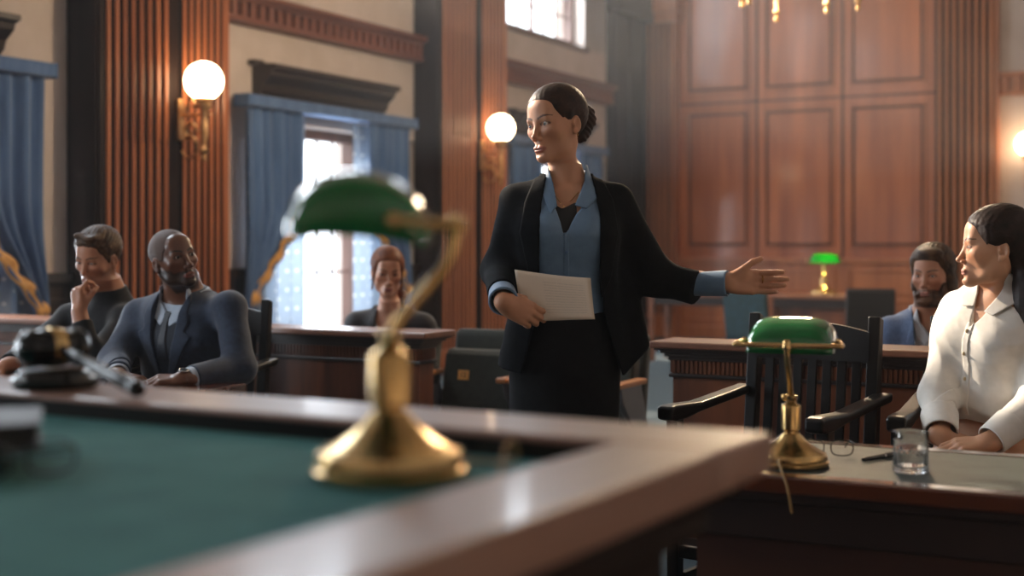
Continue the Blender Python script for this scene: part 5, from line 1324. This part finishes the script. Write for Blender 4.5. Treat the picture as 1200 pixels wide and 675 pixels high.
def navy_man():
    p0 = F(222, 488, 5.46); pn = F(214, 352, 5.36); shR = F(162, 372, 5.44); shL = F(270, 363, 5.24); hc = F(204, 303, 5.28)
    p0 = pelvis(p0, pn)
    elR = F(134, 424, 5.28); wrR = F(139, 441, 5.03); elL = F(281, 432, 5.14); wrL = F(214, 445, 4.93)
    tint = dict(skin='#68422f', lips='#7a4238', brow='#0c0807', beard='#0d0908', beard_amt=.8, scalp=('#140c09', poly2([(-.088, .075), (-.066, .072), (-.056, .050), (-.040, .036), (-.03, .0), (-.016, -.002), (-.004, .02), (.03, .02), (.035, -.05), (.14, -.07), (.16, .16), (-.11, .16)]), .35))
    root, base, R, HR, q_, lg = sitter('man in a navy suit and tie with a wristwatch, hands together on the table', p0, pn, shR, shL, hc, -44, 3, -15, 1.0, dict(w=1.02, jaw=1.1, chin=.002, nose=1.25, lips=1.35, browthick=1.2),
        [(shR, elR, wrR), (shL, elL, wrL)], [dict(wrist=wrR, a=(.75, -.35, -.12), n=(.1, .1, -1), right=True, curls=[(20, 25, 15)] * 4, back=-.03), dict(wrist=wrL, a=(-.95, -.12, .0), n=(-.05, .25, -.97), right=False, curls=[(26, 30, 18), (28, 32, 18), (30, 34, 20), (32, 34, 20)], back=-.03)], tint, M['skin_dark'], M_TAB, (14, -4), '#1c1410', neck_r=(.052, .058))
    trousers(root, base, p0, R, lg, M['suit_navy'])
    S = Sdf(); S.add(loft(p0, R, grow([r for r in M_TAB if .05 < r[0] < .56], .009)), .02); sdf_mesh('shirt', S, .0045, M['shirt_pale'], root, base)
    bs = Sdf(); bs.add(loft(p0, R, grow(M_TAB, .009)), .02); bs.add(cap(hc + HR @ [0, .014, -.055], np.array(pn) + R @ [0, .010, .02], .054, .064), .03)
    c1 = front(p0, R, [(-.066, .60), (-.060, .54), (-.004, .498), (-.020, .455), (-.058, .478), (-.080, .54)]); c2 = front(p0, R, [(.066, .60), (.060, .54), (.004, .498), (.020, .455), (.058, .478), (.080, .54)])
    bk = lambda P: np.maximum(np.maximum(np.abs(q_(P)[:, 2] - .55) - .025, .0 - q_(P)[:, 1]), np.abs(q_(P)[:, 0]) - .09).astype(f32)
    shell_mesh(bs, lambda P: np.minimum(np.minimum(c1(P), c2(P)), bk(P)), -.003, .010, .0035, 'collar', M['shirt_pale'], root, base, p0 + R @ [0, 0, .5])
    vt = front(p0, R, [(-.12, .53), (-.034, .51), (0, .462), (.034, .51), (.12, .53), (.12, .05), (-.12, .05)]); shell_mesh(bs, vt, -.004, .008, .004, 'waistcoat', M['vest_navy'], root, base, p0 + R @ [0, 0, .25])
    tie = front(p0, R, [(-.017, .505), (.017, .505), (.013, .470), (.026, .33), (-.026, .33), (-.013, .470)]); shell_mesh(bs, tie, -.002, .012, .0035, 'necktie', M['tie_navy'], root, base, p0 + R @ [0, 0, .4])
    suit_jacket(root, base, p0, R, q_, MJ, [(shR, elR, wrR), (shL, elL, wrL)], [(-.066, .62), (-.062, .52), (-.050, .42), (.0, .19), (.008, .19), (.054, .42), (.066, .52), (.070, .62)],
        [(-.066, .58), (-.062, .52), (-.050, .42), (-.003, .21), (-.010, .20), (-.072, .33), (-.118, .425), (-.090, .445), (-.104, .48), (-.085, .55)], [(.070, .58), (.066, .52), (.054, .42), (.010, .21), (.018, .20), (.078, .33), (.124, .425), (.096, .445), (.110, .48), (.09, .55)], M['suit_navy'])
    for e, w_ in ((elR, wrR), (elL, wrL)): cuff_mesh(e + (w_ - e) * .76, e + (w_ - e) * .93, .043, .040, M['shirt_pale'], root, base)
    H = Sdf(); side = tint['scalp'][1]; H.add(hair_prim(hc, HR, 1.0, side, .0006, w=1.02, rip=(.0001, .0001), top=.0006), 0); sdf_mesh('hair', H, .003, M['hair_cropped'], root, base)
    # watch
    d = nrm(wrL - elL); c = wrL - d * .002; up = nrm(np.array([0, -.35, 1])); up = nrm(up - d * (d @ up)); sd = np.cross(d, up)
    b = MB(); n = 28
    for k in range(n):
        a0, a1 = 2 * PI * k / n, 2 * PI * (k + .9) / n
        vs = []
        for a in (a0, a1):
            for rr in (.0300, .0335):
                for w_ in (-.009, .009): vs.append(b.bm.verts.new(Vector(c - base + up * rr * .9 * math.cos(a) + sd * rr * math.sin(a) + d * w_)))
        for q in ((0, 1, 3, 2), (4, 6, 7, 5), (0, 4, 5, 1), (2, 3, 7, 6), (0, 2, 6, 4), (1, 5, 7, 3)): b.bm.faces.new([vs[i] for i in q])
    wt = b.build('watch_bracelet', M['steel_w'], root)
    Mx = Matrix([list(sd) + [0], list(d) + [0], list(up) + [0], [0, 0, 0, 1]]).transposed(); Mx.translation = Vector(c - base + up * .030)
    b = MB(); b.lathe([(0, 0), (.0185, 0), (.0195, .003), (.0195, .007), (.0165, .0095), (.0155, .0085)], 28, M=Mx); b.build('watch_case', M['steel_w'], root, smooth=40)
    b = MB(); b.lathe([(0, .0080), (.0155, .0080), (.0155, .0084), (0, .0086)], 28, M=Mx); wd = b.build('watch_dial', M['dial'], root); wd['label'] = 'dark watch dial'
M['steel_w'] = plain('watch_steel', '#c3c3c4', .25, metal=1); M['dial'] = plain('watch_dial', '#20262c', .2, coat=.6)

def black_man():
    p0 = F(140, 478, 5.86); pn = F(126, 356, 5.74); shR = F(80, 376, 5.86); shL = F(147, 378, 5.64); hc = F(114, 303, 5.68)
    p0 = pelvis(p0, pn)
    elR = F(42, 404, 5.68); wrR = F(9, 428, 5.42); elL = F(108, 428, 5.38); wrL = F(93, 366, 5.42)
    tint = dict(skin='#b07a5c', lips='#96604f', brow='#1e130d', beard='#4a3327', beard_amt=.32)
    root, base, R, HR, q_, lg = sitter('man in a black sweater resting his chin on his fist at the left, looking down', p0, pn, shR, shL, hc, 20, 16, 4, 1.0, dict(w=1.0, jaw=1.1, chin=.002, nose=1.1, browthick=1.6, browdrop=.002, eye=.75),
        [(shR, elR, wrR), (shL, elL, wrL)], [dict(wrist=wrR, a=(-.75, -.45, -.2), n=(.1, .2, -1), right=True, curls=[(20, 25, 15)] * 4), dict(wrist=wrL, a=(-.14, .06, 1), n=(.62, .75, 0), right=False, curls=[(48, 55, 30), (78, 80, 50), (82, 85, 50), (84, 85, 50)], thumb=((.75, .55, .4), (.75, .2, .65), (.6, -.1, .8)), back=-.05)], tint, M['skin'], M_TAB, (0, -14))
    trousers(root, base, p0, R, lg, M['vest_navy'])
    S = Sdf(); S.add(loft(p0, R, grow([r for r in M_TAB if -.07 < r[0] < .61], .010)), .02)
    S.add(cap(np.array(pn) + R @ [0, .012, .0], np.array(pn) + R @ [0, .006, .040], .064, .060), .025)
    sleeve(S, [shR, elR, elR + (wrR - elR) * .92], [.058, .054, .042], .04); sleeve(S, [shL, elL, elL + (wrL - elL) * .82], [.058, .056, .041], .04); 
    for q, sx in ((shR, -1), (shL, 1)): S.add(cap(p0 + R @ [sx * .085, .014, .488], np.array(q) + R @ [-sx * .01, .004, .012], .040, .050), .05)
    S.warp(wrinkle(.005, 18, 21)); sdf_mesh('sweater', S, .0045, M['sweater_black'], root, base)
    H = Sdf(); side = poly2([(-.098, .062), (-.066, .058), (-.054, .046), (-.040, .034), (-.028, .008), (-.016, -.012), (-.006, -.010), (-.004, .018), (.022, .020), (.034, -.02), (.04, -.055), (.14, -.07), (.16, .16), (-.12, .16)])
    H.add(hair_prim(hc, HR, 1.0, side, .007, top=.014, xslope=.12, rip=(.0012, .0016)), 0)
    for i in range(9): 
        t = i / 8; H.add(cap(hc + HR @ [-.042 + .084 * t, -.040 + .010 * math.sin(t * 9), .094], hc + HR @ [-.044 + .088 * t, -.066 + .006 * math.sin(t * 7), .108 + .006 * math.sin(t * 5 + 1)], .016, .008), .014)
    sdf_mesh('hair', H, .0032, M['hair_short'], root, base)

def gallery_woman():
    p0 = F(460, 446, 6.94); pn = F(457, 363, 6.86); shR = F(418, 381, 6.88); shL = F(497, 383, 6.82); hc = F(454, 318, 6.82)
    p0 = pelvis(p0, pn)
    elR = F(408, 438, 6.86); wrR = F(436, 452, 6.62); elL = F(502, 440, 6.80); wrL = F(476, 454, 6.6)
    tint = dict(skin='#b98468', lips='#96564a', brow='#4a2818')
    root, base, R, HR, q_, lg = sitter('red haired woman in a black blazer sitting behind the bar, beyond the foreground lamp', p0, pn, shR, shL, hc, -12, 12, 2, .98, dict(jaw=.95, eye=.7),
        [(shR, elR, wrR), (shL, elL, wrL)], [dict(wrist=wrR, a=(.8, -.4, -.2), n=(0, .2, -1), right=True, curls=[(20, 25, 15)] * 4), dict(wrist=wrL, a=(-.8, -.4, -.2), n=(0, .2, -1), right=False, curls=[(20, 25, 15)] * 4)], tint, M['skin'], [r[:1] + r[1:] for r in F_TAB], (0, -10), h=.003, neck_r=(.040, .046), thigh=.30)
    trousers(root, base, p0, R, lg, M['vest_navy'], thigh=.30)
    S = Sdf(); S.add(loft(p0, R, grow([r for r in F_TAB if .05 < r[0] < .52], .007)), .02); S.rem(front(p0, R, [(-.08, .6), (-.06, .48), (-.02, .445), (.02, .445), (.06, .48), (.08, .6)])); sdf_mesh('top', S, .005, M['shirt_grey'], root, base)
    FJ = [(-.08, .190, .140, .010)] + [(z, max(w + .018, .160), max(d + .018, .118), y) for z, w, d, y in F_TAB if .0 < z < .51] + [(.53, .080, .066, .016)]
    suit_jacket(root, base, p0, R, q_, FJ, [(shR, elR, wrR), (shL, elL, wrL)], [(-.06, .60), (-.058, .50), (-.046, .40), (0, .20), (.008, .20), (.05, .40), (.060, .50), (.06, .60)],
        [(-.058, .55), (-.058, .50), (-.046, .40), (-.002, .21), (-.06, .33), (-.098, .43), (-.08, .52)], [(.060, .55), (.060, .50), (.050, .40), (.010, .21), (.064, .33), (.102, .43), (.084, .52)], M['blazer_black'], .005, .9, sr=(.058, .052, .042))
    H = Sdf(); side = poly2([(-.095, .056), (-.062, .056), (-.048, .040), (-.034, .012), (-.020, -.02), (-.006, -.02), (.008, .01), (.028, .0), (.036, -.06), (.14, -.08), (.16, .16), (-.12, .16)])
    H.add(hair_prim(hc, HR, .98, side, .010, top=.005), 0)
    for sx in (-1, 1): H.add(cap(hc + HR @ [sx * .066, -.035, .03], hc + HR @ [sx * .074, -.025, -.085], .008, .005), .01)
    H.add(cap(hc + HR @ [.03, .09, -.06], hc + HR @ [.085, .03, -.13], .030, .022), .02); H.add(cap(hc + HR @ [.085, .03, -.13], hc + HR @ [.085, -.03, -.19], .022, .010), .02)
    sdf_mesh('hair', H, .0036, M['hair_auburn'], root, base)
    b = MB()
    for sx in (-1, 1): b.sphere(Vector(hc + HR @ [sx * .079, .004, -.044] - base), .005, 10)
    o = b.build('earrings', M['steel_w'], root, smooth=180)

def bearded_man():
    p0 = F(1096, 455, 5.84); pn = F(1092, 374, 5.76); shR = F(1042, 391, 5.80); shL = F(1146, 392, 5.72); hc = F(1092, 322, 5.72)
    p0 = pelvis(p0, pn)
    elR = F(1028, 462, 5.78); wrR = F(1060, 474, 5.55); elL = F(1160, 462, 5.68); wrL = F(1122, 474, 5.5)
    tint = dict(skin='#a8755a', lips='#8c5646', brow='#2c1c12', beard='#4a2f1e', beard_amt=.85)
    root, base, R, HR, q_, lg = sitter('bearded man in a blue grey jacket sitting behind the bar railing at the right', p0, pn, shR, shL, hc, 37, 4, 0, .99, dict(w=1.0, jaw=1.15, chin=.008, nose=1.1, browthick=1.4, browdrop=.002, eye=.85),
        [(shR, elR, wrR), (shL, elL, wrL)], [dict(wrist=wrR, a=(.8, -.4, -.2), n=(0, .2, -1), right=True, curls=[(20, 25, 15)] * 4), dict(wrist=wrL, a=(-.8, -.4, -.2), n=(0, .2, -1), right=False, curls=[(20, 25, 15)] * 4)], tint, M['skin'], M_TAB, (0, 0))
    trousers(root, base, p0, R, lg, M['vest_navy'])
    S = Sdf(); S.add(loft(p0, R, grow([r for r in M_TAB if .05 < r[0] < .55], .009)), .02); S.rem(front(p0, R, [(-.05, .62), (-.045, .53), (-.004, .475), (.004, .475), (.045, .53), (.05, .62)])); sdf_mesh('shirt', S, .0045, M['shirt_grey'], root, base)
    bs = Sdf(); bs.add(loft(p0, R, grow(M_TAB, .009)), .02); bs.add(cap(hc + HR @ [0, .014, -.055], np.array(pn) + R @ [0, .010, .02], .054, .062), .03)
    c1 = front(p0, R, [(-.060, .595), (-.052, .54), (-.012, .480), (-.040, .452), (-.076, .49), (-.080, .55)]); c2 = front(p0, R, [(.060, .595), (.052, .54), (.012, .480), (.040, .452), (.076, .49), (.080, .55)])
    bk = lambda P: np.maximum(np.maximum(np.abs(q_(P)[:, 2] - .55) - .025, .0 - q_(P)[:, 1]), np.abs(q_(P)[:, 0]) - .09).astype(f32)
    shell_mesh(bs, lambda P: np.minimum(np.minimum(c1(P), c2(P)), bk(P)), -.003, .010, .0035, 'collar', M['shirt_grey'], root, base, p0 + R @ [0, 0, .5])
    suit_jacket(root, base, p0, R, q_, MJ, [(shR, elR, wrR), (shL, elL, wrL)], [(-.078, .60), (-.08, .50), (-.072, .40), (-.02, .17), (.012, .17), (.075, .40), (.085, .50), (.08, .60)],
        [(-.078, .56), (-.080, .50), (-.072, .40), (-.022, .18), (-.085, .33), (-.125, .415), (-.10, .44), (-.112, .475), (-.09, .54)], [(.078, .56), (.084, .50), (.075, .40), (.014, .19), (.092, .33), (.135, .415), (.110, .44), (.124, .475), (.10, .54)], M['suit_blue'], .005)
    H = Sdf(); side = poly2([(-.098, .060), (-.064, .056), (-.050, .044), (-.036, .030), (-.024, .005), (-.012, -.02), (.0, -.045), (.03, -.075), (.14, -.085), (.16, .16), (-.12, .16)])
    H.add(hair_prim(hc, HR, .99, side, .013, top=.010, rip=(.0012, .0012)), 0); H.add(ell(hc + HR @ [.02, -.062, .098], (.05, .026, .018), HR), .02)
    for sx in (-1, 1): H.add(ell(hc + HR @ [sx * .075, .03, -.045], (.022, .042, .05), HR), .02)
    sdf_mesh('hair', H, .0034, M['hair_sandy'], root, base)
    D = Sdf(); hs = Sdf(); head_ops(hs, hc, HR, .99, dict(w=1.0, jaw=1.15, chin=.008, nose=1.1))
    bp = poly2([(-.074, -.01), (-.062, -.035), (-.046, -.062), (-.026, -.061), (-.022, -.070), (0, -.067), (.022, -.070), (.026, -.061), (.046, -.062), (.062, -.035), (.074, -.01), (.068, -.16), (-.068, -.16)]); bl = poly2([(-.020, -.070), (.020, -.070), (.017, -.084), (-.017, -.084)])
    def beard(P):
        q = hq(P, hc, HR, .99); x, z = q[:, 0], q[:, 2]; reg = np.maximum(np.maximum(bp(x, z), -bl(x, z)), np.maximum(q[:, 1] - .0, -.140 - z)); t = np.clip(-reg / .02, 0, 1)
        return np.maximum(hs(P) - (.001 + .012 * t), reg).astype(f32)
    D.add((beard, hc + HR @ [0, -.05, -.075], .11), 0); D.warp(lambda P: (.0012 * np.sin(P @ np.array([500, 300, 420], f32))).astype(f32)); sdf_mesh('beard', D, .003, M['hair_beard'], root, base)
M['hair_beard'] = hairmat('brown_beard', '#2c1a10', '#55351f')
navy_man(); black_man(); gallery_woman(); bearded_man()
# ================================================================ haze, daylight, camera
def haze(name, dens, x0, x1, y0, y1, z0, z1, label):
    m = bpy.data.materials.new(name); m.use_nodes = True; nt = m.node_tree; nt.nodes.clear()
    vs = nt.nodes.new('ShaderNodeVolumeScatter'); vs.inputs['Density'].default_value = dens; vs.inputs['Anisotropy'].default_value = .3
    out = nt.nodes.new('ShaderNodeOutputMaterial'); nt.links.new(vs.outputs['Volume'], out.inputs['Volume'])
    b = MB(); b.box(x0, x1, y0, y1, z0, z1); tag(b.build(name, m), label, 'haze', kind='stuff')
haze('thin_haze', .0018, XL, XR - .01, YF + .01, YB - .001, -.006, ZC + .006, 'thin haze filling the air of the courtroom')
haze('sunlit_haze', .008, XL + .3, -1.6, 7.0, 15.2, 1.95, ZC + .003, 'denser dust haze in the sunbeams below the high windows at the far end')

w = bpy.data.worlds.new('sky'); SC.world = w; w.use_nodes = True
bg = w.node_tree.nodes['Background']; bg.inputs['Color'].default_value = (.86, .93, 1, 1); bg.inputs['Strength'].default_value = 5.0

def sun(d, strength, col, ang):
    l = bpy.data.lights.new('sun', 'SUN'); l.energy = strength; l.color = col; l.angle = math.radians(ang)
    o = bpy.data.objects.new('sun', l); COL.objects.link(o); o.rotation_euler = Vector(d).to_track_quat('-Z', 'Y').to_euler(); return o
sun((1, -.2, -.45), 13.5, (1, .82, .62), .8)
def area(name, loc, d, sx, sy, p, col):
    l = bpy.data.lights.new(name, 'AREA'); l.shape = 'RECTANGLE'; l.size = sx; l.size_y = sy; l.energy = p; l.color = col
    o = bpy.data.objects.new(name, l); COL.objects.link(o); o.location = loc; o.rotation_euler = Vector(d).to_track_quat('-Z', 'Z').to_euler(); return o
for k_, yc in zip((1.1, 1.5, 1, 1), BAYS):      # skylight entering by the left windows
    area('window_skylight', (XL - .1, yc, 1.25), (1, 0, -.05), 1.4, 1.6, 80 * k_, (.82, .91, 1))
    area('window_skylight', (XL - .1, yc, 4.6), (1, 0, -.3), 1.9, 1.7, 110 * k_, (.82, .91, 1))

cam = bpy.data.cameras.new('camera'); co = bpy.data.objects.new('camera', cam); COL.objects.link(co)
co.location = (0, 0, EYE); co.rotation_euler = (PI / 2, 0, TH)
cam.sensor_width = 36; cam.lens = FPX / 1200 * 36; cam.shift_y = (HOR - 337.5) / 1200
cam.clip_start = .05; cam.clip_end = 200
cam.dof.use_dof = True; cam.dof.focus_distance = 4.15; cam.dof.aperture_fstop = 1.9
SC.camera = co
SC.view_settings.view_transform = 'Standard'; SC.view_settings.look = 'None'; SC.view_settings.gamma = 1; SC.view_settings.exposure = 0
SC.view_settings.use_curve_mapping = False
SC.cycles.max_bounces = 8; SC.cycles.volume_bounces = 0; SC.cycles.caustics_refractive = False; SC.cycles.caustics_reflective = False
SC.cycles.use_denoising = True; SC.cycles.sample_clamp_indirect = 6
